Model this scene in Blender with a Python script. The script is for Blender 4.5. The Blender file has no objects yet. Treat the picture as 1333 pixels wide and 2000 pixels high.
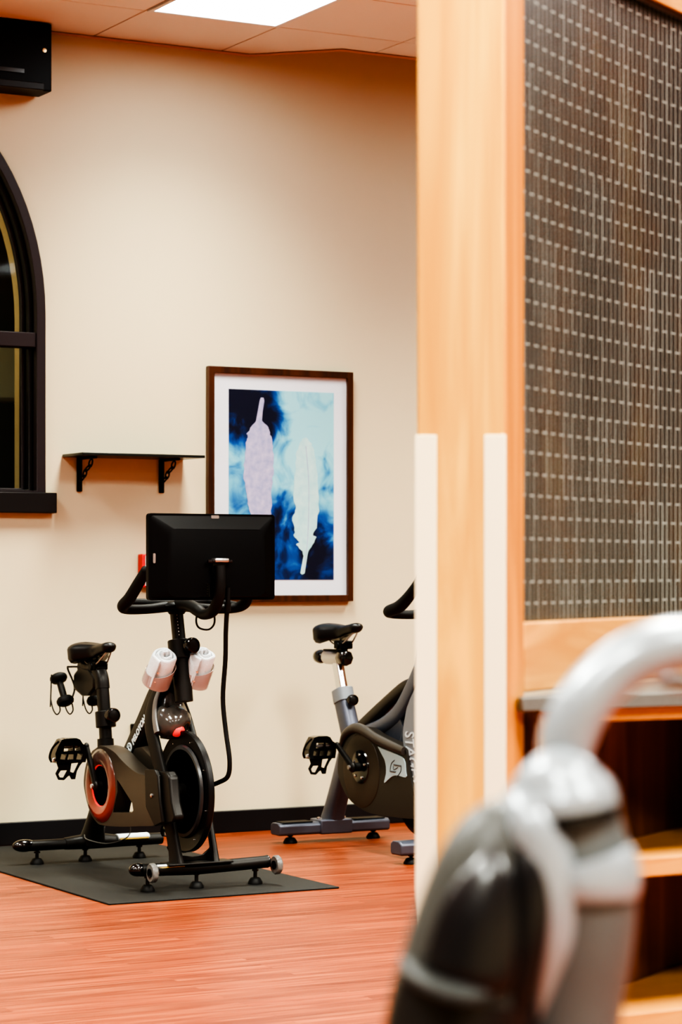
LOOK = 'AgX - Very High Contrast'; EXPO = 1.05
import bpy, bmesh, math, random
from mathutils import Vector, Matrix
from mathutils.geometry import tessellate_polygon
random.seed(7)
S = bpy.context.scene
COL = S.collection
R = math.radians

# ------------------------------------------------------------------ helpers
WL = {}
def empty(name, loc, rotz=0.0):
    o = bpy.data.objects.new(name, None); COL.objects.link(o)
    o.location = loc; o.rotation_euler = (0, 0, rotz); o.empty_display_size = .1
    WL[o] = Vector(loc)
    return o
def tag(o, label, cat, group=None, kind=None):
    if label: o['label'] = label
    if cat: o['category'] = cat
    if group: o['group'] = group
    if kind: o['kind'] = kind
    return o
def thing(name, label, cat, loc, rotz=0.0, group=None):
    return tag(empty(name, loc, rotz), label, cat, group)
def obj(name, bm, m, parent=None, sharp=35, bevel=0, kind=None, label=None, seg=2):
    """bm is in world coordinates (or in the coordinates of a rotated root, see local())"""
    bmesh.ops.recalc_face_normals(bm, faces=bm.faces[:])
    vs = [v.co for v in bm.verts]
    lo = Vector([min(v[i] for v in vs) for i in range(3)]); hi = Vector([max(v[i] for v in vs) for i in range(3)])
    c = (lo + hi) / 2
    bmesh.ops.translate(bm, verts=bm.verts[:], vec=-c)
    me = bpy.data.meshes.new(name); bm.to_mesh(me); bm.free()
    for p in me.polygons: p.use_smooth = True
    me.set_sharp_from_angle(angle=R(sharp))
    me.materials.append(m)
    o = bpy.data.objects.new(name, me); COL.objects.link(o)
    if parent is not None:
        o.parent = parent
        o.location = c - (WL[parent] if not parent.get('_loc') else Vector((0, 0, 0)))
    else:
        o.location = c
    WL[o] = c
    if bevel:
        b = o.modifiers.new('bevel', 'BEVEL'); b.width = bevel; b.segments = seg; b.limit_method = 'ANGLE'; b.angle_limit = R(40)
        b.harden_normals = False
    if kind: o['kind'] = kind
    if label: o['label'] = label
    return o
def BM(): return bmesh.new()
def box(bm, x0, x1, y0, y1, z0, z1, M=None):
    vs = [bm.verts.new(Vector(p) if M is None else M @ Vector(p)) for p in
          [(x0,y0,z0),(x1,y0,z0),(x1,y1,z0),(x0,y1,z0),(x0,y0,z1),(x1,y0,z1),(x1,y1,z1),(x0,y1,z1)]]
    for f in ((0,3,2,1),(4,5,6,7),(0,1,5,4),(1,2,6,5),(2,3,7,6),(3,0,4,7)):
        bm.faces.new([vs[i] for i in f])
    return bm
def cr(pts, n=6):
    """Catmull-Rom through points (tuples of any dimension)"""
    if n <= 1 or len(pts) < 3: return [tuple(p) for p in pts]
    out = []
    P = [pts[0]] + list(pts) + [pts[-1]]
    for i in range(1, len(P) - 2):
        a, b, c, d = P[i-1], P[i], P[i+1], P[i+2]
        for k in range(n):
            t = k / n
            out.append(tuple(.5*((2*b[j]) + (-a[j]+c[j])*t + (2*a[j]-5*b[j]+4*c[j]-d[j])*t*t + (-a[j]+3*b[j]-3*c[j]+d[j])*t**3) for j in range(len(b))))
    out.append(tuple(pts[-1]))
    return out
def tube(bm, pts, r, n=6, seg=16, sx=1.0, sy=1.0, up=(1,0,0), sq=2.0, cap=True):
    """sweep: pts (x,y,z) or (x,y,z,r). sx along 'up' side axis; sy across; sq superellipse exponent"""
    pts = [tuple(p) + ((r,) if len(p) == 3 else ()) for p in pts]
    P = cr(pts, n)
    rings = []
    side = Vector(up).normalized()
    for i, p in enumerate(P):
        a = Vector(P[max(i-1, 0)][:3]); b = Vector(P[min(i+1, len(P)-1)][:3])
        t = (b - a).normalized()
        s = side - t * side.dot(t)
        if s.length < 1e-4:
            s = Vector((0, 0, 1)) - t * t.z
        s.normalize(); side = s
        q = t.cross(s)
        ring = []
        for k in range(seg):
            an = 2*math.pi*k/seg; ca, sa = math.cos(an), math.sin(an)
            if sq != 2.0:
                ca = math.copysign(abs(ca)**(2/sq), ca); sa = math.copysign(abs(sa)**(2/sq), sa)
            ring.append(bm.verts.new(Vector(p[:3]) + s*ca*p[3]*sx + q*sa*p[3]*sy))
        rings.append(ring)
    for A, B in zip(rings, rings[1:]):
        for k in range(seg):
            bm.faces.new((A[k], A[(k+1) % seg], B[(k+1) % seg], B[k]))
    if cap:
        bm.faces.new(rings[0][::-1]); bm.faces.new(rings[-1])
    return bm
def loop(bm, pts, r, n=6, seg=8):
    """closed tube"""
    P = []
    L = len(pts)
    for i in range(L):
        a, b, c, d = pts[i-1], pts[i], pts[(i+1) % L], pts[(i+2) % L]
        for k in range(n):
            t = k/n
            P.append(Vector([.5*((2*b[j]) + (-a[j]+c[j])*t + (2*a[j]-5*b[j]+4*c[j]-d[j])*t*t + (-a[j]+3*b[j]-3*c[j]+d[j])*t**3) for j in range(3)]))
    rings = []; side = Vector((.3, .9, .2)).normalized()
    nn = len(P)
    for i in range(nn):
        t = (P[(i+1) % nn] - P[i-1]).normalized()
        s = (side - t*side.dot(t)).normalized(); q = t.cross(s)
        rings.append([bm.verts.new(P[i] + s*math.cos(2*math.pi*k/seg)*r + q*math.sin(2*math.pi*k/seg)*r) for k in range(seg)])
    for i in range(nn):
        A, B = rings[i], rings[(i+1) % nn]
        for k in range(seg): bm.faces.new((A[k], A[(k+1) % seg], B[(k+1) % seg], B[k]))
    return bm
def lathe(bm, prof, origin, axis, seg=32):
    """prof [(r, h)] along axis from origin"""
    ax = Vector(axis).normalized(); o = Vector(origin)
    s = ax.orthogonal().normalized(); q = ax.cross(s)
    rings = []
    for r, h in prof:
        if r < 1e-6: rings.append([bm.verts.new(o + ax*h)])
        else: rings.append([bm.verts.new(o + ax*h + s*math.cos(2*math.pi*k/seg)*r + q*math.sin(2*math.pi*k/seg)*r) for k in range(seg)])
    for A, B in zip(rings, rings[1:]):
        for k in range(seg):
            k2 = (k+1) % seg
            if len(A) == 1 and len(B) == 1: continue
            if len(A) == 1: bm.faces.new((A[0], B[k2], B[k]))
            elif len(B) == 1: bm.faces.new((A[k], A[k2], B[0]))
            else: bm.faces.new((A[k], A[k2], B[k2], B[k]))
    if len(rings[0]) > 1: bm.faces.new(rings[0][::-1])
    if len(rings[-1]) > 1: bm.faces.new(rings[-1])
    return bm
def ball(bm, c, rx, ry, rz, M=None, u=24, v=14):
    T = Matrix.Translation(c) @ (M or Matrix()) @ Matrix.Diagonal((rx, ry, rz, 1))
    bmesh.ops.create_uvsphere(bm, u_segments=u, v_segments=v, radius=1, matrix=T)
    return bm
def prism(bm, poly, lo, hi, axis='x', holes=()):
    """2D outline extruded. axis x: outline is (y,z); axis y: (x,z); axis z: (x,y). lo/hi numbers."""
    def P(p, d):
        return Vector((d, p[0], p[1])) if axis == 'x' else Vector((p[0], d, p[1])) if axis == 'y' else Vector((p[0], p[1], d))
    loops = [list(poly)] + [list(h) for h in holes]
    tris = tessellate_polygon([[Vector((p[0], p[1], 0)) for p in l] for l in loops])
    flat = [p for l in loops for p in l]
    A = [bm.verts.new(P(p, lo)) for p in flat]; B = [bm.verts.new(P(p, hi)) for p in flat]
    for t in tris:
        try:
            bm.faces.new([A[i] for i in t]); bm.faces.new([B[i] for i in reversed(t)])
        except ValueError: pass
    k = 0
    for l in loops:
        n = len(l)
        for i in range(n):
            a, b = k+i, k+(i+1) % n
            bm.faces.new((A[a], A[b], B[b], B[a]))
        k += n
    return bm
def circ(cx, cy, rx, ry=None, n=40):
    ry = ry or rx
    return [(cx+rx*math.cos(2*math.pi*i/n), cy+ry*math.sin(2*math.pi*i/n)) for i in range(n)]
def text_bm(s, size, origin, ux, uy, depth=.0006, fat=0.0, space=1.0):
    cu = bpy.data.curves.new('t', 'FONT'); cu.body = s; cu.size = size; cu.extrude = depth; cu.offset = fat; cu.space_character = space
    cu.align_x = 'LEFT'
    to = bpy.data.objects.new('t', cu); COL.objects.link(to)
    me = bpy.data.meshes.new_from_object(to)
    bpy.data.objects.remove(to); bpy.data.curves.remove(cu)
    bm = BM(); bm.from_mesh(me); bpy.data.meshes.remove(me)
    ux = Vector(ux).normalized(); uy = Vector(uy).normalized(); n = ux.cross(uy)
    M = Matrix((ux, uy, n)).transposed().to_4x4(); M.translation = Vector(origin)
    bm.transform(M)
    return bm

# ------------------------------------------------------------------ materials
def mat(name, color, rough=.5, metal=0, coat=0, spec=.5, noise=0, nscale=60, bump=0, bscale=200, trans=0, alpha=1, emis=None, es=0, var=None):
    m = bpy.data.materials.new(name); m.use_nodes = True
    nt = m.node_tree; b = nt.nodes['Principled BSDF']
    b.inputs['Base Color'].default_value = (*color, 1); b.inputs['Roughness'].default_value = rough
    b.inputs['Metallic'].default_value = metal; b.inputs['Coat Weight'].default_value = coat
    b.inputs['Specular IOR Level'].default_value = spec
    b.inputs['Transmission Weight'].default_value = trans; b.inputs['Alpha'].default_value = alpha
    if emis: b.inputs['Emission Color'].default_value = (*emis, 1); b.inputs['Emission Strength'].default_value = es
    if noise or bump:
        tc = nt.nodes.new('ShaderNodeTexCoord')
    if noise:
        n = nt.nodes.new('ShaderNodeTexNoise'); n.inputs['Scale'].default_value = nscale; n.inputs['Detail'].default_value = 4
        nt.links.new(tc.outputs['Object'], n.inputs['Vector'])
        mx = nt.nodes.new('ShaderNodeMix'); mx.data_type = 'RGBA'
        v2 = var or tuple(max(0, c*(1-noise)) for c in color)
        mx.inputs['A'].default_value = (*color, 1); mx.inputs['B'].default_value = (*v2, 1)
        nt.links.new(n.outputs['Fac'], mx.inputs['Factor']); nt.links.new(mx.outputs['Result'], b.inputs['Base Color'])
    if bump:
        n2 = nt.nodes.new('ShaderNodeTexNoise'); n2.inputs['Scale'].default_value = bscale; n2.inputs['Detail'].default_value = 3
        nt.links.new(tc.outputs['Object'], n2.inputs['Vector'])
        bp = nt.nodes.new('ShaderNodeBump'); bp.inputs['Strength'].default_value = bump; bp.inputs['Distance'].default_value = .002
        nt.links.new(n2.outputs['Fac'], bp.inputs['Height']); nt.links.new(bp.outputs['Normal'], b.inputs['Normal'])
    return m
def ramp(nt, stops):
    r = nt.nodes.new('ShaderNodeValToRGB'); e = r.color_ramp.elements
    e[0].position, e[0].color = stops[0][0], (*stops[0][1], 1)
    e[1].position, e[1].color = stops[-1][0], (*stops[-1][1], 1)
    for p, c in stops[1:-1]:
        x = e.new(p); x.color = (*c, 1)
    return r
def wood(name, c1, c2, scale=(9, 9, .55), rough=.42, wave=2.2):
    m = bpy.data.materials.new(name); m.use_nodes = True; nt = m.node_tree; b = nt.nodes['Principled BSDF']
    tc = nt.nodes.new('ShaderNodeTexCoord'); mp = nt.nodes.new('ShaderNodeMapping'); mp.inputs['Scale'].default_value = scale
    n = nt.nodes.new('ShaderNodeTexNoise'); n.inputs['Scale'].default_value = wave; n.inputs['Detail'].default_value = 6; n.inputs['Distortion'].default_value = 1.0
    r = ramp(nt, [(.30, c2), (.46, tuple((a+b_)/2 for a, b_ in zip(c1, c2))), (.56, c1), (.64, tuple(min(1, a*1.12) for a in c1))])
    nt.links.new(tc.outputs['Object'], mp.inputs['Vector']); nt.links.new(mp.outputs['Vector'], n.inputs['Vector'])
    nt.links.new(n.outputs['Fac'], r.inputs['Fac']); nt.links.new(r.outputs['Color'], b.inputs['Base Color'])
    b.inputs['Roughness'].default_value = rough
    return m
M = {}
M['wall'] = mat('wall_paint', (.84, .70, .455), .8, noise=.03, nscale=3, bump=.12, bscale=260)
M['ceil'] = mat('ceiling_tile', (.95, .88, .84), .95, bump=.25, bscale=220)
M['plenum'] = mat('plenum', (.03, .02, .015), .9)
M['base'] = mat('baseboard_rubber', (.006, .006, .008), .45)
M['black'] = mat('black_plastic', (.004, .004, .0045), .42, spec=.16, bump=.05, bscale=500)
M['satin'] = mat('satin_black_metal', (.0115, .0105, .0095), .42, spec=.35)
M['warmblack'] = mat('warm_dark_cover', (.058, .046, .034), .38, noise=.3, nscale=8)
M['gloss'] = mat('gloss_black', (.004, .004, .005), .16, coat=.4)
M['rubber'] = mat('rubber', (.007, .007, .007), .55, spec=.3)
M['saddle'] = mat('saddle_skin', (.010, .010, .011), .4, spec=.4, coat=.05)
M['chrome'] = mat('chrome', (.75, .76, .78), .18, metal=1)
M['steel'] = mat('brushed_steel', (.55, .55, .56), .35, metal=1)
M['white'] = mat('white_vinyl', (.85, .86, .88), .5)
M['yellow'] = mat('yellow_vinyl', (.85, .55, .08), .5)
M['mat'] = mat('rubber_mat', (.016, .016, .015), .75, noise=.4, nscale=400, bump=.4, bscale=350)
M['towel'] = mat('terry_cloth', (.88, .88, .90), .95, bump=.9, bscale=240)
M['slate'] = mat('slate_metal', (.115, .125, .165), .38, metal=.45, noise=.15, nscale=30)
M['shroud'] = mat('grey_shroud', (.22, .23, .255), .42)
M['bluepanel'] = mat('pale_blue_panel', (.42, .53, .56), .5)
M['darkcover'] = mat('dark_brown_cover', (.022, .018, .014), .42)
M['covercircle'] = mat('brown_round_cover', (.045, .033, .02), .5)
M['logo_grey'] = mat('logo_grey', (.08, .09, .10), .5)
M['letter'] = mat('letter_white', (.8, .85, .84), .5)
M['letter2'] = mat('letter_silver', (.62, .65, .68), .4)
M['red'] = mat('red_paint', (.75, .012, .008), .4)
M['frame'] = wood('walnut_frame', (.085, .026, .008), (.035, .011, .004), rough=.35)
M['matboard'] = mat('matboard', (.80, .80, .86), .8)
M['winframe'] = mat('window_frame_dark', (.022, .014, .017), .45)
M['winblack'] = mat('window_gasket', (.004, .004, .005), .4)
M['honey'] = wood('honey_wood', (.84, .47, .08), (.66, .30, .035), scale=(8, 8, .5), rough=.4)
M['honeyshade'] = wood('honey_wood_shaded', (.74, .30, .04), (.54, .19, .02), scale=(7, 7, .5), rough=.4)  # darker copy of honey wood, painting in the shade on the sideways stiles
M['honeyflat'] = wood('honey_wood_horizontal', (.80, .38, .08), (.64, .26, .04), scale=(1.2, 1.2, 9), rough=.4)
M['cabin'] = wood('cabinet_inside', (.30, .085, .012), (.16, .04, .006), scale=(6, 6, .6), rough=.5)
M['guard'] = mat('cream_guard', (.95, .80, .56), .55)
M['counter'] = mat('grey_laminate', (.16, .15, .135), .5, noise=.2, nscale=150)
M['silver'] = mat('silver_paint', (.42, .46, .50), .3, metal=.25, coat=.3)
M['silverdark'] = mat('dark_silver_paint', (.15, .16, .165), .36, metal=.25)
M['podblack'] = mat('pod_black', (.012, .012, .014), .28, coat=.3)
M['podgrey'] = mat('pod_grey', (.075, .075, .07), .42)
M['stone'] = mat('outside_stucco', (.36, .30, .17), .9, bump=.5, bscale=40)
M['night'] = mat('night', (.012, .014, .010), .9)
M['greenish'] = mat('outside_beam', (.62, .66, .46), .9)
M['acryl'] = mat('smoky_acrylic', (.62, .42, .38), .12, alpha=.55)
M['smoke'] = mat('smoke_cover', (.085, .078, .072), .16, alpha=.90, coat=.4)
M['redglow'] = mat('red_glow', (.85, .02, .01), .35, emis=(1, .03, .01), es=.25)  # weak emission paints a red glow on the guard edge and brake pad
def floor_mat():
    m = bpy.data.materials.new('wood_plank_floor'); m.use_nodes = True; nt = m.node_tree; b = nt.nodes['Principled BSDF']
    tc = nt.nodes.new('ShaderNodeTexCoord')
    br = nt.nodes.new('ShaderNodeTexBrick'); br.inputs['Scale'].default_value = 1
    br.inputs['Brick Width'].default_value = .92; br.inputs['Row Height'].default_value = .076; br.inputs['Mortar Size'].default_value = .0012
    br.offset = .37; br.offset_frequency = 2
    br.inputs['Color1'].default_value = (1, 1, 1, 1); br.inputs['Color2'].default_value = (0, 0, 0, 1); br.inputs['Mortar'].default_value = (.3, .3, .3, 1)
    br.inputs['Bias'].default_value = 0
    nt.links.new(tc.outputs['Object'], br.inputs['Vector'])
    mp = nt.nodes.new('ShaderNodeMapping'); mp.inputs['Scale'].default_value = (1.1, 22, 1)
    n = nt.nodes.new('ShaderNodeTexNoise'); n.inputs['Scale'].default_value = 2.2; n.inputs['Detail'].default_value = 7; n.inputs['Distortion'].default_value = .6
    ad = nt.nodes.new('ShaderNodeVectorMath'); ad.operation = 'ADD'
    nt.links.new(tc.outputs['Object'], mp.inputs['Vector']); nt.links.new(mp.outputs['Vector'], ad.inputs[0])
    sc = nt.nodes.new('ShaderNodeVectorMath'); sc.operation = 'SCALE'; sc.inputs['Scale'].default_value = 5
    nt.links.new(br.outputs['Color'], sc.inputs[0]); nt.links.new(sc.outputs['Vector'], ad.inputs[1]); nt.links.new(ad.outputs['Vector'], n.inputs['Vector'])
    r = ramp(nt, [(.3, (.16, .028, .007)), (.5, (.30, .062, .016)), (.7, (.46, .125, .04))])
    nt.links.new(n.outputs['Fac'], r.inputs['Fac'])
    mx = nt.nodes.new('ShaderNodeMix'); mx.data_type = 'RGBA'; mx.blend_type = 'MULTIPLY'; mx.inputs['Factor'].default_value = .28
    nt.links.new(r.outputs['Color'], mx.inputs['A']); nt.links.new(br.outputs['Color'], mx.inputs['B'])
    nt.links.new(mx.outputs['Result'], b.inputs['Base Color'])
    b.inputs['Roughness'].default_value = .40; b.inputs['Specular IOR Level'].default_value = .32
    bp = nt.nodes.new('ShaderNodeBump'); bp.inputs['Strength'].default_value = .08; bp.inputs['Distance'].default_value = .002
    nt.links.new(n.outputs['Fac'], bp.inputs['Height']); nt.links.new(bp.outputs['Normal'], b.inputs['Normal'])
    return m
M['floor'] = floor_mat()
def flute_glass():
    m = bpy.data.materials.new('fluted_glass'); m.use_nodes = True; nt = m.node_tree; b = nt.nodes['Principled BSDF']
    uv = nt.nodes.new('ShaderNodeTexCoord'); sp = nt.nodes.new('ShaderNodeSeparateXYZ'); cb = nt.nodes.new('ShaderNodeCombineXYZ')
    nt.links.new(uv.outputs['UV'], sp.inputs[0]); nt.links.new(sp.outputs['Y'], cb.inputs['X']); nt.links.new(sp.outputs['X'], cb.inputs['Y'])
    def mth(op, a, b2=None, c=None):
        x = nt.nodes.new('ShaderNodeMath'); x.operation = op
        for i_, v in enumerate((a, b2, c)):
            if v is None: continue
            if isinstance(v, (int, float)): x.inputs[i_].default_value = v
            else: nt.links.new(v, x.inputs[i_])
        return x.outputs[0]
    U = mth('DIVIDE', sp.outputs['X'], .0186); V = mth('DIVIDE', sp.outputs['Y'], .0713)
    colm = mth('FLOOR', U); fu = mth('FRACT', U)
    half = mth('MULTIPLY', mth('MODULO', mth('ADD', colm, 1000), 2), .5)
    fv = mth('FRACT', mth('ADD', V, half))
    tick = mth('LESS_THAN', fv, .034)
    wn = nt.nodes.new('ShaderNodeTexWhiteNoise'); wn.noise_dimensions = '2D'
    cw = nt.nodes.new('ShaderNodeCombineXYZ'); nt.links.new(colm, cw.inputs[0]); nt.links.new(mth('FLOOR', mth('MULTIPLY', V, .5)), cw.inputs[1]); nt.links.new(cw.outputs[0], wn.inputs['Vector'])
    line = mth('MULTIPLY', mth('LESS_THAN', fu, .16), mth('MULTIPLY_ADD', mth('POWER', wn.outputs['Value'], 2), .40, .42))
    pat = mth('MAXIMUM', mth('MULTIPLY', tick, .76), line)
    n = nt.nodes.new('ShaderNodeTexNoise'); n.inputs['Scale'].default_value = 2.6; n.inputs['Detail'].default_value = 3
    mp = nt.nodes.new('ShaderNodeMapping'); mp.inputs['Scale'].default_value = (2.2, .9, 1)
    nt.links.new(uv.outputs['UV'], mp.inputs['Vector']); nt.links.new(mp.outputs['Vector'], n.inputs['Vector'])
    r = ramp(nt, [(.3, (.020, .020, .020)), (.48, (.032, .031, .030)), (.6, (.040, .027, .020)), (.72, (.070, .055, .035))])
    nt.links.new(n.outputs['Fac'], r.inputs['Fac'])
    mx = nt.nodes.new('ShaderNodeMix'); mx.data_type = 'RGBA'; mx.inputs['B'].default_value = (.56, .55, .50, 1)
    nt.links.new(pat, mx.inputs['Factor']); nt.links.new(r.outputs['Color'], mx.inputs['A'])
    nt.links.new(mx.outputs['Result'], b.inputs['Base Color'])
    b.inputs['Roughness'].default_value = .3
    sb = nt.nodes.new('ShaderNodeMath'); sb.operation = 'MULTIPLY_ADD'; sb.inputs[1].default_value = -.12; sb.inputs[2].default_value = .12
    nt.links.new(pat, sb.inputs[0]); nt.links.new(sb.outputs[0], b.inputs['Transmission Weight'])
    bp = nt.nodes.new('ShaderNodeBump'); bp.inputs['Strength'].default_value = .25; bp.inputs['Distance'].default_value = .002
    nt.links.new(pat, bp.inputs['Height']); nt.links.new(bp.outputs['Normal'], b.inputs['Normal'])
    return m
M['flute'] = flute_glass()
def art_mat():
    m = bpy.data.materials.new('blue_ink_print'); m.use_nodes = True; nt = m.node_tree; b = nt.nodes['Principled BSDF']
    tc = nt.nodes.new('ShaderNodeTexCoord'); sp = nt.nodes.new('ShaderNodeSeparateXYZ'); nt.links.new(tc.outputs['Generated'], sp.inputs[0])
    n = nt.nodes.new('ShaderNodeTexNoise'); n.inputs['Scale'].default_value = 7; n.inputs['Detail'].default_value = 7; n.inputs['Distortion'].default_value = 1.3
    nt.links.new(tc.outputs['Object'], n.inputs['Vector'])
    def mth(op, a, bb, c=None):
        x = nt.nodes.new('ShaderNodeMath'); x.operation = op
        for i, v in enumerate((a, bb, c)):
            if v is None: continue
            if isinstance(v, (int, float)): x.inputs[i].default_value = v
            else: nt.links.new(v, x.inputs[i])
        return x.outputs[0]
    U, V = sp.outputs['X'], sp.outputs['Z']
    def blob(cu, cv, ru, rv, w):
        a = mth('DIVIDE', mth('SUBTRACT', U, cu), ru); c = mth('DIVIDE', mth('SUBTRACT', V, cv), rv)
        d = mth('ADD', mth('MULTIPLY', a, a), mth('MULTIPLY', c, c))
        e = mth('SUBTRACT', 1, d)
        return mth('MULTIPLY', mth('MAXIMUM', e, 0), w)
    tot = mth('ADD', blob(.16, .93, .38, .26, .62), blob(.5, .12, .42, .36, .40))
    tot = mth('ADD', tot, blob(.42, .80, .2, .17, .35)); tot = mth('ADD', tot, blob(.92, .12, .28, .26, .42)); tot = mth('ADD', tot, blob(.12, .2, .3, .3, .25))
    tot = mth('SUBTRACT', mth('MULTIPLY', tot, 1.35), blob(.8, .85, .42, .5, .30))
    f = mth('ADD', mth('MULTIPLY_ADD', n.outputs['Fac'], 1.5, -.55), tot)
    r = ramp(nt, [(0, (.34, .70, .78)), (.22, (.16, .52, .70)), (.36, (.05, .30, .56)), (.5, (.004, .09, .36)), (.68, (.002, .025, .12)), (.85, (.001, .006, .03))])
    nt.links.new(f, r.inputs['Fac']); nt.links.new(r.outputs['Color'], b.inputs['Base Color'])
    b.inputs['Roughness'].default_value = .4
    return m
M['art'] = art_mat()
M['feather1'] = mat('lilac_feather', (.16, .22, .50), .5, noise=.5, nscale=34, var=(.75, .62, .78))
M['feather2'] = mat('mint_feather', (.72, .88, .84), .5, noise=.5, nscale=26, var=(.26, .62, .66))
M['diff'] = mat('light_diffuser', (.9, .9, .9), .5, emis=(.90, .98, 1), es=6)
M['trim'] = mat('white_trim', (.86, .86, .88), .45)
gl = bpy.data.materials.new('window_glass'); gl.use_nodes = True; nt = gl.node_tree; b = nt.nodes['Principled BSDF']
b.inputs['Base Color'].default_value = (.02, .025, .02, 1); b.inputs['Roughness'].default_value = .03; b.inputs['Alpha'].default_value = .18
M['glass'] = gl

# ------------------------------------------------------------------ room
WY = 9.62; CZ = 3.46
bm = BM()
jamb = 3.885
def arch(ins, n=40, z0=1.492):
    a, b_ = .78-ins, 1.0-ins
    pts = [(jamb-ins, z0)] + [(3.105+a*math.cos(t), 2.25+b_*math.sin(t)) for t in [math.pi*i/n for i in range(n+1)]] + [(2.325+ins, z0)]
    return pts
prism(bm, [(-4, 0), (10.5, 0), (10.5, 4), (-4, 4)], WY, WY+.14, 'y', holes=[arch(.03, z0=1.50)])
obj('wall_back', bm, M['wall'], kind='structure')
bm = BM(); box(bm, -4.14, -4, -3, WY+.14, 0, 4); obj('wall_left', bm, M['wall'], kind='structure')
bm = BM(); box(bm, 10.5, 10.64, -3, WY+.14, 0, 4); obj('wall_right', bm, M['wall'], kind='structure')
bm = BM(); box(bm, -4.14, 10.64, -3.14, -3, 0, 4); obj('wall_front', bm, M['wall'], kind='structure')
bm = BM(); box(bm, -4.14, 10.64, -3.14, WY+.14, -.1, 0); obj('floor', bm, M['floor'], kind='structure')
bm = BM(); box(bm, -3.985, 10.485, WY-.014, WY, 0, .098); obj('baseboard_back', bm, M['base'], bevel=.004, kind='structure')
bm = BM(); box(bm, 10.486, 10.5, -3, WY, 0, .098); obj('baseboard_right', bm, M['base'], bevel=.004, kind='structure')
bm = BM(); box(bm, -4, -3.986, -3, WY, 0, .098); obj('baseboard_left', bm, M['base'], bevel=.004, kind='structure')
bm = BM(); box(bm, -3.985, 10.485, -3, -2.986, 0, .098); obj('baseboard_front', bm, M['base'], bevel=.004, kind='structure')
# suspended ceiling: tiles with narrow joints, the far edge steps in over a short diagonal
PX, PY = .6125, .61
X0, Y0 = 4.11, 9.07
xs = [X0 + PX*k for k in range(-14, 11)]; ys = [Y0 + PY*k for k in range(-20, 1)]
lights = [(X0 + PX*i, Y0 - PY*j) for i in (-8, -4, 0, 4) for j in (2, 7, 12, 17)]
def islight(x, y):
    return any(lx-.01 < x < lx+PX-.05 and ly-.01 < y < ly+2*PY-.05 for lx, ly in lights)
bm = BM(); g = .0035
for x in xs[:-1]:
    for y in ys[:-1]:
        if x > 10.4 or islight(x, y): continue
        box(bm, x+g, min(x+PX-g, 10.49), y+g, y+PY-g, CZ, CZ+.018)
# far strip, y 9.07 .. edge
def far_edge(x): return WY-.004 if x < 4.86 else (WY-.004-(x-4.86) if x < 5.165 else 9.315)
for x in xs[:-1]:
    a, b_ = x+g, min(x+PX-g, 10.49)
    cut = [a] + [c for c in (4.86, 5.165) if a < c < b_] + [b_]
    prism(bm, [(a, Y0+g), (b_, Y0+g)] + [(c, far_edge(c)) for c in reversed(cut)], CZ, CZ+.018, 'z')
obj('ceiling', bm, M['ceil'], bevel=.0015, kind='structure', seg=1)
bm = BM()
tube(bm, [(-4, WY-.012, CZ-.004), (4.86, WY-.012, CZ-.004), (5.165, 9.312, CZ-.004), (10.48, 9.312, CZ-.004)], .008, n=1, seg=4, up=(0, 0, 1))
for lx in xs[:-1]:
    box(bm, lx-.0025, lx+.0025, -3, min(far_edge(lx), WY)-.01, CZ+.003, CZ+.02)
for ly in ys:
    box(bm, -4, 10.48, ly-.0025, ly+.0025, CZ+.003, CZ+.02)
obj('trim_1', bm, mat('grid_bar', (.62, .40, .31), .6), kind='structure')
bm = BM(); box(bm, -4.14, 10.64, -3.14, WY+.14, 4, 4.1); obj('ceiling', bm, M['plenum'], kind='structure')

for i, (lx, ly) in enumerate(lights):
    near = (lx, ly) == (X0, Y0-2*PY)
    lab = 'bright recessed ceiling light panel above the black exercise bike at the top edge' if near else 'recessed ceiling light panel elsewhere, beyond the photo'
    t = thing('ceiling_light', lab, 'light', (lx+PX/2, ly+PY, CZ), group='recessed ceiling light panels')
    bm = BM()
    x0, x1, y0, y1 = lx+.004, lx+PX-.004, ly+.004, ly+2*PY-.004
    prism(bm, [(x0, y0), (x1, y0), (x1, y1), (x0, y1)], CZ-.006, CZ+.03, 'z', holes=[[(x0+.022, y0+.022), (x1-.022, y0+.022), (x1-.022, y1-.022), (x0+.022, y1-.022)]])
    obj('frame', bm, M['trim'], t, bevel=.002)
    bm = BM(); box(bm, x0+.022, x1-.022, y0+.022, y1-.022, CZ+.012, CZ+.018); obj('diffuser', bm, M['diff'], t)
    L = bpy.data.lights.new('ceiling_lamp', 'AREA'); L.shape = 'RECTANGLE'; L.size = .55; L.size_y = 1.15
    j_ = round((Y0-ly)/PY); i_ = round((lx-X0)/PX)
    L.energy = {2: 24, 7: 60, 12: 54, 17: 48}[j_]; L.color = (.98, 1, .88); L.spread = R(112 if j_ == 2 else 140)
    lo = bpy.data.objects.new('ceiling_lamp', L); COL.objects.link(lo); lo.location = (lx+PX/2, ly+PY, CZ-.012)

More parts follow.
